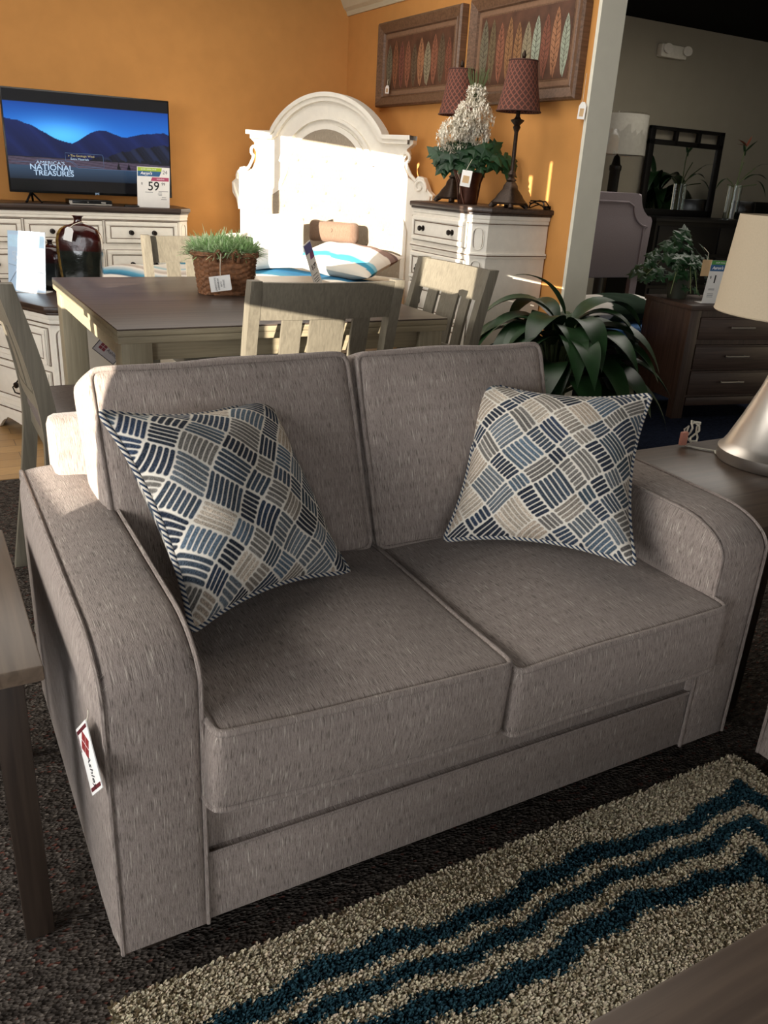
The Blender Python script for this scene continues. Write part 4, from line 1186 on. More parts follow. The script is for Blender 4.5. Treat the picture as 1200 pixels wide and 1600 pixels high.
for i in (0, 1):
    for j in (0, 1):
        q0 = Vector((-.026, 0)); ux, uz = Vector((.015, .015)), Vector((.015, -.015))
        o_ = q0+ux*(i-1)*1.05+uz*(j-1)*1.05
        prism(b, [tuple(o_), tuple(o_+ux*.92), tuple(o_+ux*.92+uz*.92), tuple(o_+uz*.92)], -.0016, -.001, 'y')
obj('logo', b, REDINK, cdh, smooth=0)
text_obj('lettering', 'Ashley', .026, BLACKINK, cdh, (.026, -.0012, -.002), ext=.0004, shear=.35)
b = NB(); tube(b, [(-.064, .0, .038), (-.072, .003, .05), (-.085, .006, .055)], .0012, 5); obj('string', b, STRING, tg)
tg2 = copy_tree(tg); tg2.matrix_world = Matrix.Translation((.806, -.90, 0)) @ Matrix.Rotation(R(-90), 4, 'Z') @ tg.matrix_world
tag(tg2, 'white card with red border peeking in at the right edge, on the cut-off matching seat')
tg = thing('hang_tag', 'grey diamond-hung tag with red square logo under the dining table edge', 'tag', (-.312, 2.25, .688), R(-8))
tg.scale = (.85, .85, .85)
b = NB(); box(b, -.06, .06, -.001, .001, -.038, .038); cdh = obj('card', b, plain('grey_card', '8d8685', .6), tg, rot=(0, R(42), 0))
b = NB(); tube(b, [(0, 0, .06), (-.02, .0, .10), (-.07, -.01, .14)], .0012, 5); obj('string', b, STRING, tg)
for z in (-.038, .035):
    b = NB(); box(b, -.06, .06, -.0014, -.001, z, z+.003); obj('border', b, BLACKINK, cdh, smooth=0)
for x in (-.06, .057):
    b = NB(); box(b, x, x+.003, -.0014, -.001, -.038, .038); obj('border', b, BLACKINK, cdh, smooth=0)
b = NB()
for i in (0, 1):
    for j in (0, 1): box(b, -.042+i*.017, -.027+i*.017, -.0016, -.001, -.016+j*.017, -.001+j*.017)
obj('logo', b, MAROON, cdh, smooth=0)
text_obj('lettering', 'Ashley', .022, BLACKINK, cdh, (.025, -.0012, .0), ext=.0004)

# ------------------------------------------------------------------ framed leaf prints on the right wall
def framed(label, yc, zc, W, H, seed):
    t = thing('framed_print', label, 'picture', (2.398, yc, zc), R(-90))
    hw, hh = W/2, H/2
    b = NB(); d = .06
    def ring(o0, o1, y0, y1, mi=0):
        q = lambda o: [(-hw+o, -hh+o), (hw-o, -hh+o), (hw-o, hh-o), (-hw+o, hh-o)]
        A, B = q(o0), q(o1)
        for i in range(4):
            j = (i+1) % 4
            f = b.faces.new([b.verts.new((A[i][0], y0, A[i][1])), b.verts.new((A[j][0], y0, A[j][1])), b.verts.new((B[j][0], y1, B[j][1])), b.verts.new((B[i][0], y1, B[i][1]))])
    ring(0, 0, -.001, -d*.8); ring(0, .012, -d*.8, -d); ring(.012, .062, -d, -d*.62); ring(.062, .07, -d*.62, -d*.70); ring(.07, .078, -d*.70, -d*.4)
    bmesh.ops.remove_doubles(b, verts=b.verts, dist=1e-5)
    obj('frame', b, FRAMEW, t, smooth=10)
    b = NB(); box(b, -hw+.07, hw-.07, -d*.45, -.002, -hh+.07, hh-.07); obj('mat_board', b, MATB, t)
    m_ = .112
    b = NB(); box(b, -hw+m_-.008, hw-m_+.008, -d*.48, -d*.44, -hh+m_-.008, hh-m_+.008); o = obj('fillet', b, FRAMEW, t)
    b = NB(); box(b, -hw+m_, hw-m_, -d*.5, -d*.45, -hh+m_, hh-m_)
    pr = obj('print', b, PRINTBG, t)
    rs = random.Random(seed); b = NB(); cols_ = ['86603f', '5d4c3a', '84543f', '744635', '66573f', '9a7c58', 'b8a88f', '857a62', '74463a', '59616a', '96684a', '8f9684', '515a66', '7c5038', '67614f']
    mats = [plain('leaf_print_'+c_, c_, .6, var=.25, scale=60) for c_ in cols_]+[plain('leaf_vein', '3c2b1f', .7)]
    n = 10; w = (W-2*m_)/n
    for k in range(n):
        cx = -hw+m_+w*(k+.5); lh = (H-2*m_)*rs.uniform(.80, .98); z0 = -hh+m_+.004; lw = w*rs.uniform(.44, .56); mi = rs.randrange(len(cols_))
        pts = [(cx+lw*math.sin(PI*min(1, s*.96+.04))**.75*(.75+.25*s), z0+lh*s) for s in np.linspace(0, 1, 16)]
        pts += [(cx-lw*math.sin(PI*min(1, s*.96+.04))**.75*(.75+.25*s), z0+lh*s) for s in np.linspace(1, 0, 16)[1:-1]]
        prism(b, pts, -d*.5-.0010-.0003*(k % 2), -d*.5, 'y', mi=mi)
        box(b, cx-.0015, cx+.0015, -d*.5-.0016, -d*.5-.0012, z0, z0+lh*.95, mi=len(cols_))
        for s in np.linspace(.15, .85, 9):
            for sg in (-1, 1):
                tube(b, [(cx, -d*.5-.0015, z0+lh*s), (cx+sg*lw*.75*math.sin(PI*s), -d*.5-.0015, z0+lh*(s+.07))], .0008, 4, mi=len(cols_))
    obj('leaf_pattern', b, mats, pr, smooth=0)
    return t
framed('brown-framed leaf print nearer the room corner, above the headboard', 4.525, 2.150, 1.12, .56, 11)
fr2 = framed('brown-framed leaf print nearer the grey wall end, above the shaded lamps', 3.325, 2.135, 1.09, .60, 23)
def wall_tag(label, x, y, z, w_, h_, drop):
    tg = thing('price_tag', label, 'tag', (x, y, z), R(-90))
    b = NB(); prism(b, [(-w_/2, 0), (w_/2, 0), (w_/2, h_*.75), (w_*.2, h_), (-w_*.2, h_), (-w_/2, h_*.75)], 0, .0018, 'y'); o = obj('card', b, CARD, tg, rot=(0, R(4), 0))
    b = NB(); box(b, -w_*.28, w_*.28, -.0004, 0, h_*.15, h_*.62); obj('label_field', b, KRAFT, o)
    b = NB(); tube(b, [(0, 0, h_*.92), (-.004, .004, h_+drop*.5), (-.008, .01, h_+drop)], .0012, 5); obj('string', b, STRING, tg)
wall_tag('white tag hanging below the corner of the print by the grey wall end', 2.372, 2.735, 1.735, .06, .085, .14)
wall_tag('white tag hanging across the lower left of the print near the room corner', 2.335, 4.89, 1.955, .055, .055, .04)

# ------------------------------------------------------------------ things on the tall chest
CT = 1.2565
def buffet_lamp(label, loc, rz):
    t = thing('buffet_lamp', label, 'lamp', loc, rz, None)
    b = NB()
    tube(b, [(-.075, -.075, 0), (-.07, -.07, .012), (-.05, -.05, .03)], .016, 8); tube(b, [(.075, -.075, 0), (.07, -.07, .012), (.05, -.05, .03)], .016, 8)
    tube(b, [(-.075, .075, 0), (-.07, .07, .012), (-.05, .05, .03)], .016, 8); tube(b, [(.075, .075, 0), (.07, .07, .012), (.05, .05, .03)], .016, 8)
    rings = []
    for r, z in [(.085, .018), (.088, .03), (.07, .05), (.06, .07), (.038, .10), (.034, .12), (.022, .14)]:
        rings.append([b.verts.new((r*spow(math.cos(2*PI*k/32), .5), r*spow(math.sin(2*PI*k/32), .5), z)) for k in range(32)])
    for a, c in zip(rings, rings[1:]):
        for k in range(32): b.faces.new((a[k], a[(k+1) % 32], c[(k+1) % 32], c[k]))
    b.faces.new(rings[0][::-1]); b.faces.new(rings[-1])
    lathe(b, [(.022, .14), (.03, .15), (.016, .165), (.024, .18), (.014, .20)], seg=20)
    obj('lamp_base', b, LAMPBRONZE, t, smooth=50)
    b = NB(); lathe(b, [(.012, .195), (.011, .40), (.016, .41), (.022, .425), (.016, .435), (.036, .455), (.038, .462), (.02, .468), (.012, .48), (.012, .56), (.004, .57), (.004, .765), (.01, .77), (.012, .785), (.006, .80), (0, .81)], seg=20)
    obj('column', b, LAMPBRONZE, t, smooth=50)
    b = NB(); lathe(b, [(.122, .505), (.112, .55), (.098, .62), (.086, .69), (.078, .755), (.075, .755), (.083, .69), (.095, .62), (.109, .55), (.119, .505)], seg=48)
    sh_ = obj('lamp_shade', b, shade_mat(), t, smooth=60)
    for z, r in ((.505, .123), (.755, .078)):
        b = NB(); tube(b, [(r*math.cos(k*PI/24), r*math.sin(k*PI/24), z) for k in range(48)], .004, 6, closed=True)
        obj('shade_trim', b, plain('rust_trim', '50322a', .8), sh_)
    return t
_sm = []
def shade_mat():
    if _sm: return _sm[0]
    m, nt, bb = newmat('diamond_lattice_shade')
    tc = nt.nodes.new('ShaderNodeTexCoord'); sp = nt.nodes.new('ShaderNodeSeparateXYZ'); L(nt, tc.outputs['Object'], sp.inputs[0])
    at = nt.nodes.new('ShaderNodeMath'); at.operation = 'ARCTAN2'; L(nt, sp.outputs[0], at.inputs[0]); L(nt, sp.outputs[1], at.inputs[1])
    def mth(op, a, b_):
        n = nt.nodes.new('ShaderNodeMath'); n.operation = op
        for k, v in enumerate((a, b_)):
            if isinstance(v, (int, float)): n.inputs[k].default_value = v
            else: L(nt, v, n.inputs[k])
        return n.outputs[0]
    u = mth('MULTIPLY', at.outputs[0], 20/(2*PI)); v = mth('MULTIPLY', sp.outputs[2], 27.0)
    def tri(x): return mth('ABSOLUTE', mth('SUBTRACT', mth('FRACT', x, 0), .5), 0)
    a1 = tri(mth('ADD', u, v)); a2 = tri(mth('SUBTRACT', u, v))
    mn = mth('MINIMUM', a1, a2)
    L(nt, mixc(nt, ramp(nt, mn, .09, .14), col('7d4939'), col('4a2b22')), bb.inputs['Base Color']); bb.inputs['Roughness'].default_value = .85
    _sm.append(m); return m
buffet_lamp('bronze candlestick lamp with rust lattice shade at the front end of the tall chest', (2.135, 2.985, CT), R(15))
buffet_lamp('bronze candlestick lamp with rust lattice shade half hidden behind the white flowers', (2.15, 3.615, CT), R(10))
c = thing('lamp_cord', 'black coiled lamp cord and switch on the chest beside the front lamp', 'cord', (2.28, 2.93, CT))
b = NB(); pts = [Vector((.05*math.cos(k*.45)-.0, .022*math.sin(k*.45)-.02, .012+.012*math.sin(k*.9)+.0016*k)) for k in range(22)]+[Vector((.04, -.05, .045)), Vector((.09, -.035, .01)), Vector((.10, -.02, .006))]
tube(b, pts, .004, 6); obj('cord', b, BLACKPL, c); b = NB(); box(b, .06, .10, -.03, -.005, .0, .022, .004); obj('plug', b, BLACKPL, c)

t = thing('flower_arrangement', 'white allium flowers and ivy in a dark copper urn between the chest lamps', 'flowers', (2.10, 3.36, CT), 0)
b = NB()
lathe(b, [(0, .0), (.05, 0), (.055, .012), (.058, .10), (.075, .165), (.082, .18), (.076, .18), (.06, .13), (0, .12)], seg=32); obj('urn', b, COPPER, t, smooth=50)
b = NB()
for sx in (-1, 1):
    tube(b, [(sx*.045, -.03, 0), (sx*.06, -.02, .05), (sx*.075, -.01, .12), (sx*.11, 0, .19)], .006, 7); tube(b, [(sx*.045, .03, 0), (sx*.06, .02, .05), (sx*.075, .01, .12), (sx*.11, .01, .19)], .006, 7)
obj('urn_stand', b, COPPER, t)
heads = [((0, 0, .485), .115), ((-.10, .055, .375), .105), ((-.05, .02, .43), .085), ((.03, -.015, .40), .07), ((0, .0, .60), .06)]
b = NB()
for (hx_, hy_, hz_), r in heads: tube(b, [(hx_*.1, hy_*.1, .14), (hx_*.6, hy_*.5, .14+(hz_-.14)*.5), (hx_, hy_, hz_)], .005, 6)
for k in range(34): 
    a = k*.4; tube(b, [(.0, .01, .50), (.03*math.cos(a), .02*math.sin(a), .62), (.065*math.cos(a), .055*math.sin(a), .74-.02*(k % 3))], .0018, 4)
obj('stem', b, STEMG, t)
rs = random.Random(9)
for (hx_, hy_, hz_), r in heads:
    b = NB()
    for k in range(int(2300*r)):
        zz_ = rs.uniform(-1, 1); a = rs.uniform(0, 2*PI); q = math.sqrt(1-zz_*zz_); d = Vector((q*math.cos(a), q*math.sin(a), zz_)); rr = r*rs.uniform(.62, 1.0)
        c0 = Vector((hx_, hy_, hz_))+d*rr
        o1 = d.orthogonal().normalized(); o2 = d.cross(o1)
        for s_ in range(5):
            an = s_*2*PI/5+a; v = (o1*math.cos(an)+o2*math.sin(an))
            leaf(b, c0, v+d*.35, .027, .0052, .2, 2, 0, .2)
    obj('blossom', b, FLOWERW, t, smooth=60)
def ivy(b, c, nrm, size, ang):
    nrm = Vector(nrm).normalized(); o1 = nrm.orthogonal().normalized(); o2 = nrm.cross(o1)
    u = o1*math.cos(ang)+o2*math.sin(ang); v = nrm.cross(u)
    pts = [(0, -.05), (.28, -.30), (.62, -.22), (.48, .12), (.85, .42), (.42, .45), (.22, .75), (0, 1.05), (-.22, .75), (-.42, .45), (-.85, .42), (-.48, .12), (-.62, -.22), (-.28, -.30)]
    cv = b.verts.new(Vector(c)+nrm*size*.10+v*size*.25)
    ring = [b.verts.new(Vector(c)+u*x*size*.8+v*y*size-nrm*size*.12*(x*x)) for x, y in pts]
    for i in range(len(ring)): b.faces.new((cv, ring[i], ring[(i+1) % len(ring)]))
b = NB()
for k in range(70):
    q = rs.uniform(-1, 1); w_ = rs.uniform(-1, .6); e = rs.uniform(-.6, 1)
    dx, dy = .866*q*.20+(-.5)*-w_*-.09, -.5*q*.20+.866*w_*.09
    c0 = (dx, dy, .25+e*.085*(1.2-abs(q)*.5)-.03*abs(q))
    ivy(b, c0, (q*.4-.35, -.75, .5+rs.uniform(-.3, .3)), rs.uniform(.062, .095), rs.uniform(0, 6))
obj('ivy', b, LEAFIVY, t, smooth=0)
tg = thing('price_tag', 'white tag hanging from the flowers in front of the copper urn', 'tag', (1.985, 3.235, CT+.10), R(-55))
b = NB(); box(b, -.032, .032, 0, .002, 0, .09, .002); o = obj('card', b, CARD, tg, rot=(R(-4), R(6), 0)); b = NB(); box(b, -.02, .02, -.0006, 0, .02, .06); obj('label_field', b, KRAFT, o)
b = NB(); tube(b, [(0, 0, .085), (.01, .02, .12), (.015, .05, .15)], .0013, 5); obj('string', b, STRING, tg)

# ------------------------------------------------------------------ big leafy floor plant
t = thing('potted_plant', 'large dark green broad-leaved floor plant beside the tall chest', 'plant', (1.98, 2.20, .004))
b = NB(); lathe(b, [(0, 0), (.12, 0), (.16, .28), (.17, .30), (.155, .30), (.145, .26), (0, .26)], seg=40); obj('pot', b, DARKPL, t, smooth=50)
b = NB(); b2 = NB(); rs = random.Random(21)
for k in range(64):
    a = k*2.39996+rs.uniform(-.3, .3); lvl = k/64
    el = .45+1.15*(1-lvl)**.8 if k > 5 else 1.5
    hgt = .40+.33*(1-lvl)+rs.uniform(-.04, .04)
    d = Vector((math.cos(a), math.sin(a), 0))
    tip = d*(.05+.15*lvl)+Vector((0, 0, hgt))
    tube(b2, [d*.03+Vector((0, 0, .25)), d*.05+Vector((0, 0, .25+(hgt-.25)*.6)), tip], .0055, 5)
    leaf(b, tip, (d.x, d.y, .55+.75*(1-lvl)), rs.uniform(.40, .56), rs.uniform(.075, .108), rs.uniform(2.0, 3.0), 14, 0, .22)
leaf(b, (-.02, -.02, .78), (-.55, .1, 1.2), .40, .040, 1.6, 12)
obj('leaves', b, LEAFD, t, smooth=60); obj('stem', b2, STEMG, t)
t_plant = t

# ------------------------------------------------------------------ grey showroom on the right
# nightstand
ns = thing('nightstand', 'dark espresso nightstand with three drawers, under the ivy pot', 'nightstand', (3.72, 2.48, .004), R(-12))
b = NB(); W_, D_, H_ = .80, .50, .735
box(b, -W_/2, W_/2, .02, D_, .12, H_-.03); obj('body', b, ESPR, ns)
b = NB(); box(b, -W_/2-.012, W_/2+.012, -.012, D_+.01, H_-.03, H_, .003); obj('top', b, ESPRX, ns)
for sx in (-1, 1):
    for y in (0, D_-.06):
        x0 = sx*(W_/2-.038); b = NB(); box(b, x0-.04, x0+.04, y, y+.065, 0, H_-.03, .003); obj('leg', b, ESPR, ns)
for z0, z1 in ((.52, .66), (.325, .485), (.155, .315)):
    b = NB(); box(b, -W_/2+.085, W_/2-.085, -.002, .03, z0, z1, .003); box(b, -W_/2+.085, W_/2-.085, -.004, .0, z1-.012, z1, .002); d = obj('drawer', b, ESPRX, ns)
    b = NB(); zc = (z0+z1)/2+.01; tube(b, [(-.09, -.028, zc), (.09, -.028, zc)], .006, 8); tube(b, [(-.07, 0, zc), (-.07, -.028, zc)], .004, 6); tube(b, [(.07, 0, zc), (.07, -.028, zc)], .004, 6)
    obj('handle', b, STEEL, d)
b = NB(); box(b, -W_/2+.085, W_/2-.085, .0, .03, .085, .14, .003); obj('rail', b, ESPRX, ns)
NZ = .7395
t = thing('ivy_pot', 'trailing ivy in a small dark pot on the espresso nightstand', 'plant', (3.50, 2.86, NZ))
b = NB(); lathe(b, [(0, 0), (.06, 0), (.085, .14), (.075, .14), (0, .12)], seg=28); obj('pot', b, plain('olive_pot', '2c3026', .5), t, smooth=50)
b = NB(); rs = random.Random(31); b2 = NB()
for k in range(150):
    a = rs.uniform(0, 2*PI); rr = rs.uniform(.03, .30)**1.0; hz = .40-rr*.9+rs.uniform(-.10, .06)
    c0 = (math.cos(a)*rr*1.15-.02, max(-.12, math.sin(a)*rr*.7+.02), max(.06, hz))
    ivy(b, c0, (math.cos(a)*.7, math.sin(a)*.5-.4, .8), rs.uniform(.045, .08), rs.uniform(0, 6))
for vx, vy in ((-.36, -.05), (-.28, -.2), (-.10, -.20), (-.04, -.2)):
    tube(b2, [(0, 0, .14), (vx*.5, vy*.5, .28), (vx, vy, .16 if vx < -.3 else .06)], .003, 5)
    for s_ in np.linspace(.35, 1, 8): ivy(b, (vx*s_, vy*s_, .14+.26*math.sin(PI*min(1, s_*.75))*.55-.03*s_), (rs.uniform(-.4, .4), -.6, .6), .05, rs.uniform(0, 6))
obj('leaves', b, LEAFIVY, t, smooth=0); obj('vine', b2, STEMG, t)
tg = thing('price_tag', 'tan paper tag hanging in the ivy beside the dollar sign card', 'tag', (3.465, 2.63, NZ+.17), R(-10))
b = NB(); prism(b, [(-.035, 0), (.035, 0), (.035, .10), (-.035, .10)], 0, .002, 'y'); o = obj('card', b, KRAFT, tg); b = NB(); tube(b, [(0, .001, .095), (.005, .01, .14), (.0, .06, .17)], .0018, 5); obj('string', b, STRING, tg)
s, c2 = price_sign('white price card starting with a dollar 1 on the espresso nightstand', (3.585, 2.615, NZ), R(-12), .20, .27, R(-6))
w, h = .20, .27
band(c2, [(-w/2, h), (w/2, h), (w/2, h-.026), (-w/2, h-.026)], -.001, GREENINK2); band(c2, [(-w/2, h-.026), (w/2, h-.026), (w/2, h-.066), (-w/2, h-.066)], -.001, BLUEINK)
text_obj('lettering', "Aaron's", .026, WHITEINK, c2, (-.045, -.0014, h-.046), bold=.0006, shear=.25); text_obj('lettering', "SHOP, OWN, SAVE", .012, WHITEINK, c2, (-.02, -.0014, h-.014))
text_obj('lettering', "$", .022, BLACKINK, c2, (-.080, -.0014, h-.105)); text_obj('lettering', "1", .070, BLACKINK, c2, (-.045, -.0014, h-.118), bold=.001)
b = NB()
for z in (.085, .092, .06, .05, .04): box(b, -.075, -.03, -.0014, -.001, z, z+.003)
obj('fine_print', b, GREYINK, c2, smooth=0)

# display bed: slatted frame, cover, pillow, headboard
t = thing('platform_bed', 'black slatted display bed behind the leafy floor plant', 'bed', (3.40, 3.44, .004))
b = NB()
for z in (.10, .20, .30): box(b, -.62, .62, -.30, -.27, z, z+.055, .003)
box(b, -.62, .62, -.30, .28, .36, .395, .004); obj('slat_panel', b, BLACKW, t)
for x in (-.58, .58):
    for y in (-.25, .25): b = NB(); box(b, x-.03, x+.03, y-.03, y+.03, 0, .36); obj('leg', b, BLACKW, t)
o = obj('blanket', cushion((.58, .27, .045), .03, (0, 0, .03), 20, .010, 4), BLUEFAB, None, (3.38, 3.43, .455), (R(2), R(2), 0), smooth=180); tag(o, 'bright blue folded cover on the black display bed', 'blanket')
o = bed_pillow('lumbar_pillow', 'white pillow with a dark green middle band on the blue cover', .86, .34, .09, ('x', hard([(-1, 'e6e4de'), (-.42, '1d3324'), (.48, 'e6e4de'), (1, 'e6e4de')])), 0, 0, 0, (0, 0, 0))
from mathutils import Euler
o.matrix_world = Matrix.Translation((3.48, 3.38, .60)) @ Euler((R(8), R(1), R(4)), 'XYZ').to_matrix().to_4x4()
hb = thing('headboard', 'mauve grey tufted headboard with clipped corners, right of the grey wall end', 'headboard', (3.49, 3.79, .004))
b = NB()
n1 = arc(.655, 1.36, .17, R(180), R(270), 10)
outl = [(-.62, .75)]+[(-.62, 1.20)]+[(-x, z) for x, z in n1[::-1]][1:-1]+[(-.44, 1.365), (.44, 1.365)]+[(.485, 1.36)]+n1[1:-1]+[(.62, 1.20), (.62, .75)]
prism(b, outl, .0, .07, 'y', bev=.012); obj('panel', b, GREYVEL, hb, smooth=30)
b = NB(); inn_ = [(-.55, .77), (-.55, 1.12)]+[(-.36+.0, 1.30)]+[(.36, 1.30)]+[(p[0]-.07, p[1]-.06) for p in n1[1:]]+[(.55, 1.12), (.55, .77)]
tube(b, [(x, -.002, z) for x, z in inn_], .008, 6); obj('welt', b, GREYVEL, hb)
b = NB()
for x in (-.3, -.1, .1, .3):
    for z in (.92, 1.08, 1.2): lathe(b, [(.014, 0), (.012, .005), (0, .008)], (x, -z, 0), 12)
bmesh.ops.transform(b, matrix=Matrix.Rotation(PI/2, 4, 'X'), verts=b.verts); obj('button', b, GREYVEL, hb)
for x in (-.5, .55): b = NB(); box(b, x-.035, x+.035, .01, .05, 0, .76); obj('leg', b, GREYVEL, hb)

# black dresser, leaning mirror and what stands on it
DY = 5.40
t = thing('black_dresser', 'long black dresser along the grey wall under the mirror', 'dresser', (7.25, DY, .004))
b = NB(); box(b, -1.40, 1.40, .01, .60, .0, 1.10); obj('body', b, BLACKW, t)
b = NB(); box(b, -1.43, 1.43, -.015, .62, 1.10, 1.135, .004); obj('top', b, BLACKW, t)
for k in range(3):
    for z0, z1 in ((.78, 1.06), (.46, .75), (.14, .43)):
        x0 = -1.36+k*.92; b = NB(); box(b, x0, x0+.88, -.008, .02, z0, z1, .004); d = obj('drawer', b, BLACKW, t)
        b = NB(); box(b, x0+.39, x0+.49, -.022, -.008, (z0+z1)/2-.01, (z0+z1)/2+.02, .002); obj('handle', b, STEEL, d)
DZ = 1.1395
t = thing('dresser_mirror', 'black-framed mirror with three small top panes leaning on the grey wall', 'mirror', (6.74, 5.99, DZ), 0)
mroot = t
W_, H_ = 1.14, .90
b = NB()
for a in ((-W_/2, -W_/2+.075, 0, H_), (W_/2-.075, W_/2, 0, H_), (-W_/2, W_/2, 0, .07), (-W_/2, W_/2, H_-.035, H_), (-W_/2, W_/2, H_-.18, H_-.13), (-.20, -.15, H_-.18, H_), (.15, .20, H_-.18, H_)):
    box(b, a[0], a[1], 0, .04, a[2], a[3], .004)
obj('frame', b, BLACKW, t, rot=(R(-1), 0, 0))
b = NB(); box(b, -W_/2+.05, W_/2-.05, .02, .03, .05, H_-.15); obj('mirror_glass', b, MIRROR, t, rot=(R(-1), 0, 0))
t = thing('vase', 'clear cylinder vase of tall bird-of-paradise stems beside the leaning mirror', 'flowers', (7.18, 5.62, DZ))
b = NB(); lathe(b, [(0, .0), (.075, 0), (.075, .36), (.070, .36), (.070, .012), (0, .012)], seg=32); obj('body', b, CLEARGLASS, t, smooth=50)
b = NB(); b2 = NB(); b3 = NB()
stems = [((.02, 0), (.04, .0, .76)), ((.0, .01), (.28, .02, .55)), ((-.01, 0), (-.16, .0, .42)), ((.02, .02), (.33, .0, .38)), ((0, 0), (.10, .04, .60)), ((.01, 0), (-.10, .03, .36))]
for (sx, sy), (tx, ty, tz) in stems: tube(b, [(sx*.3-.02, sy, .015), (sx, sy, .33), (tx*.5, ty*.5, .33+(tz-.33)*.6), (tx, ty, tz)], .006, 6)
leaf(b3, (.04, 0, .76), (-.9, 0, .5), .16, .022, .3, 6); leaf(b3, (.04, 0, .76), (-.7, .1, .12), .14, .02, .2, 6); leaf(b3, (.05, 0, .75), (.4, .0, .9), .13, .018, .1, 6)
leaf(b2, (.05, 0, .70), (.5, -.1, .6), .18, .024, .3, 6); leaf(b2, (.05, 0, .66), (-.3, 0, .7), .16, .02, .2, 6)
leaf(b2, (.12, .0, .42), (.8, -.1, .7), .34, .03, 1.3, 10); leaf(b2, (.28, .02, .55), (.8, 0, .5), .34, .010, 1.0, 10); leaf(b2, (-.16, 0, .42), (-.8, 0, .0), .2, .016, 1.4, 8); leaf(b2, (.30, .0, .42), (.7, 0, .1), .3, .012, 1.6, 8)
obj('stem', b, STEMG, t); obj('leaves', b2, LEAFD, t); o = obj('flower', b3, plain('dusty_coral', '9c5a44', .7), t); o['label'] = 'coral flower head'
t = thing('soundbar_box', 'low black box on the black dresser at the right edge', 'box', (7.78, 5.60, DZ)); b = NB(); box(b, -.36, .50, -.1, .2, .004, .20, .006); obj('body', b, BLACKPL, t); b = NB(); box(b, -.34, .48, -.104, -.098, .03, .06); obj('front_strip', b, DARKPL, t)
# lamp with wrapped shade
t = thing('wrapped_lamp', 'tall black lamp with a plastic-wrapped grey drum shade behind the wall end', 'lamp', (5.36, 5.60, .004))
b = NB(); lathe(b, [(0, 0), (.16, 0), (.16, .02), (.06, .04), (.052, .06), (.052, 1.55), (.06, 1.56), (.06, 1.60), (.045, 1.61), (.03, 1.68), (.01, 1.70), (.01, 1.98), (0, 1.98)], seg=28); obj('pole', b, DARKPL, t, smooth=50)
b = NB(); lathe(b, [(.262, 1.70), (.250, 2.06), (.247, 2.06), (.259, 1.70)], seg=56); sh2 = obj('lamp_shade', b, plain('grey_shade', 'a5a297', .8), t, smooth=60)
b = NB(); n_ = 90; rr_ = []
for j in range(13):
    z = 1.69+.385*j/12
    rr_.append([b.verts.new(((.272-.03*j/12+.007*noise.noise(Vector((math.cos(k*2*PI/n_)*7, math.sin(k*2*PI/n_)*7, z*9))))*math.cos(k*2*PI/n_), (.272-.03*j/12+.007*noise.noise(Vector((math.cos(k*2*PI/n_)*7, math.sin(k*2*PI/n_)*7, z*9+4))))*math.sin(k*2*PI/n_), z)) for k in range(n_)])
for a, c in zip(rr_, rr_[1:]):
    for k in range(n_): b.faces.new((a[k], a[(k+1) % n_], c[(k+1) % n_], c[k]))
def film_mat():
    m = bpy.data.materials.new('shrink_wrap'); m.use_nodes = True; nt = m.node_tree; bb = nt.nodes['Principled BSDF']; out = nt.nodes['Material Output']
    tr = nt.nodes.new('ShaderNodeBsdfTransparent'); gl = nt.nodes.new('ShaderNodeBsdfGlossy'); gl.inputs['Roughness'].default_value = .08
    mx = nt.nodes.new('ShaderNodeMixShader'); mx.inputs[0].default_value = .16; L(nt, tr.outputs[0], mx.inputs[1]); L(nt, gl.outputs[0], mx.inputs[2]); L(nt, mx.outputs[0], out.inputs['Surface']); return m
FILM2 = film_mat()
obj('plastic_wrap', b, FILM2, sh2, smooth=60)
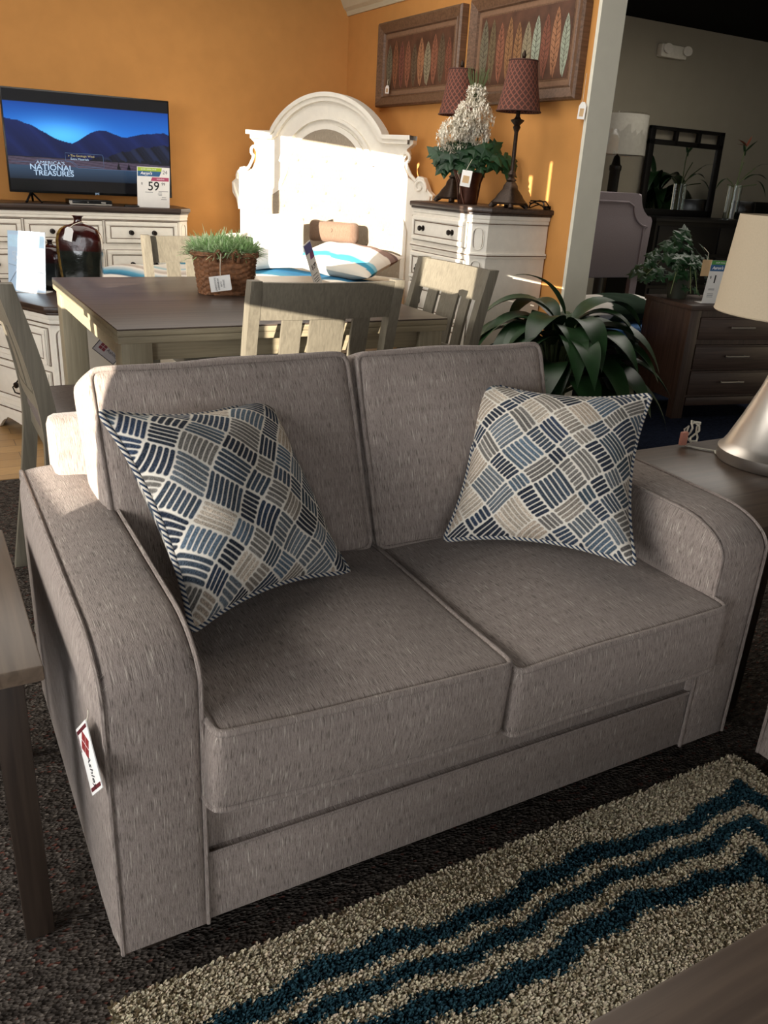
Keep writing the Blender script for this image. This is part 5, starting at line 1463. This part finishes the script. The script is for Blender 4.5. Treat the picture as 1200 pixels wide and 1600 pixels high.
# emergency light
t = thing('emergency_light', 'two-head emergency light box high on the grey wall', 'light fixture', (6.36, 6.098, 2.74))
b = NB(); box(b, -.20, .17, -.07, 0, -.055, .065, .01); obj('housing', b, WHITEPL, t)
for x in (-.12, .16):
    b = NB(); lathe(b, [(.02, 0), (.04, .02), (.05, .05), (.042, .052), (0, .04)], seg=20); obj('lamp_head', b, WHITEPL, t, (x, -.06, .01), (R(75), 0, R(-25)), smooth=50)
rp = copy_tree(t_plant); rp.location = (8.2, 4.25, .004); rp.scale = (1.25, 1.25, 2.0); tag(rp, 'tall leafy plant showing only as a reflection in the leaning mirror')
# clear film on the corner of the right print
b = NB()
for j in range(2): pass
b.free()

# ------------------------------------------------------------------ light
sun = bpy.data.lights.new('sun', 'SUN'); so = bpy.data.objects.new('sun', sun); COL.objects.link(so)
SD = Vector((.80, .60, -.144)).normalized()
so.rotation_euler = SD.to_track_quat('-Z', 'Y').to_euler(); sun.energy = 15.0; sun.angle = R(.15); sun.color = (1.0, .90, .76)
def area(name, loc, d, sx, sy, e, c):
    l = bpy.data.lights.new(name, 'AREA'); l.shape = 'RECTANGLE'; l.size = sx; l.size_y = sy; l.energy = e; l.color = c
    o = bpy.data.objects.new(name, l); COL.objects.link(o); o.location = loc; o.rotation_euler = Vector(d).to_track_quat('-Z', 'Y').to_euler()
area('daylight_window', (-3.55, .8, 1.9), (1, 0, -.1), 2.2, 1.2, 105, (1, .97, .92))
area('left_side_fill', (-3.5, -1.2, 1.15), (1, .25, -.1), 2.0, 1.5, 58, (.95, .97, 1.0))  # added fill for the sofa's left side, before mostly solid wall
area('daylight_storefront', (-2.2, -5.6, 1.7), (.1, 1, -.1), 3.0, 2.2, 55, (.95, .97, 1.0))
area('overhead_fill', (.3, 3.2, 2.97), (0, 0, -1), 3.0, 2.4, 62, (1, .93, .84))  # added soft fill from above, with no fixture behind it
area('showroom_fill', (5.0, 3.6, 2.97), (0, 0, -1), 2.4, 1.8, 45, (1, .93, .84))  # added to brighten the grey room; no ceiling fixture there
w = bpy.data.worlds.new('world'); SC.world = w; w.use_nodes = True
w.node_tree.nodes['Background'].inputs[0].default_value = (1.0, .97, .95, 1); w.node_tree.nodes['Background'].inputs[1].default_value = .40
SC.view_settings.view_transform = 'Standard'; SC.view_settings.look = 'None'; SC.view_settings.gamma = 1; SC.view_settings.exposure = .28
SC.view_settings.use_curve_mapping = False
SC.cycles.use_denoising = True
SC.cycles.max_bounces = 8
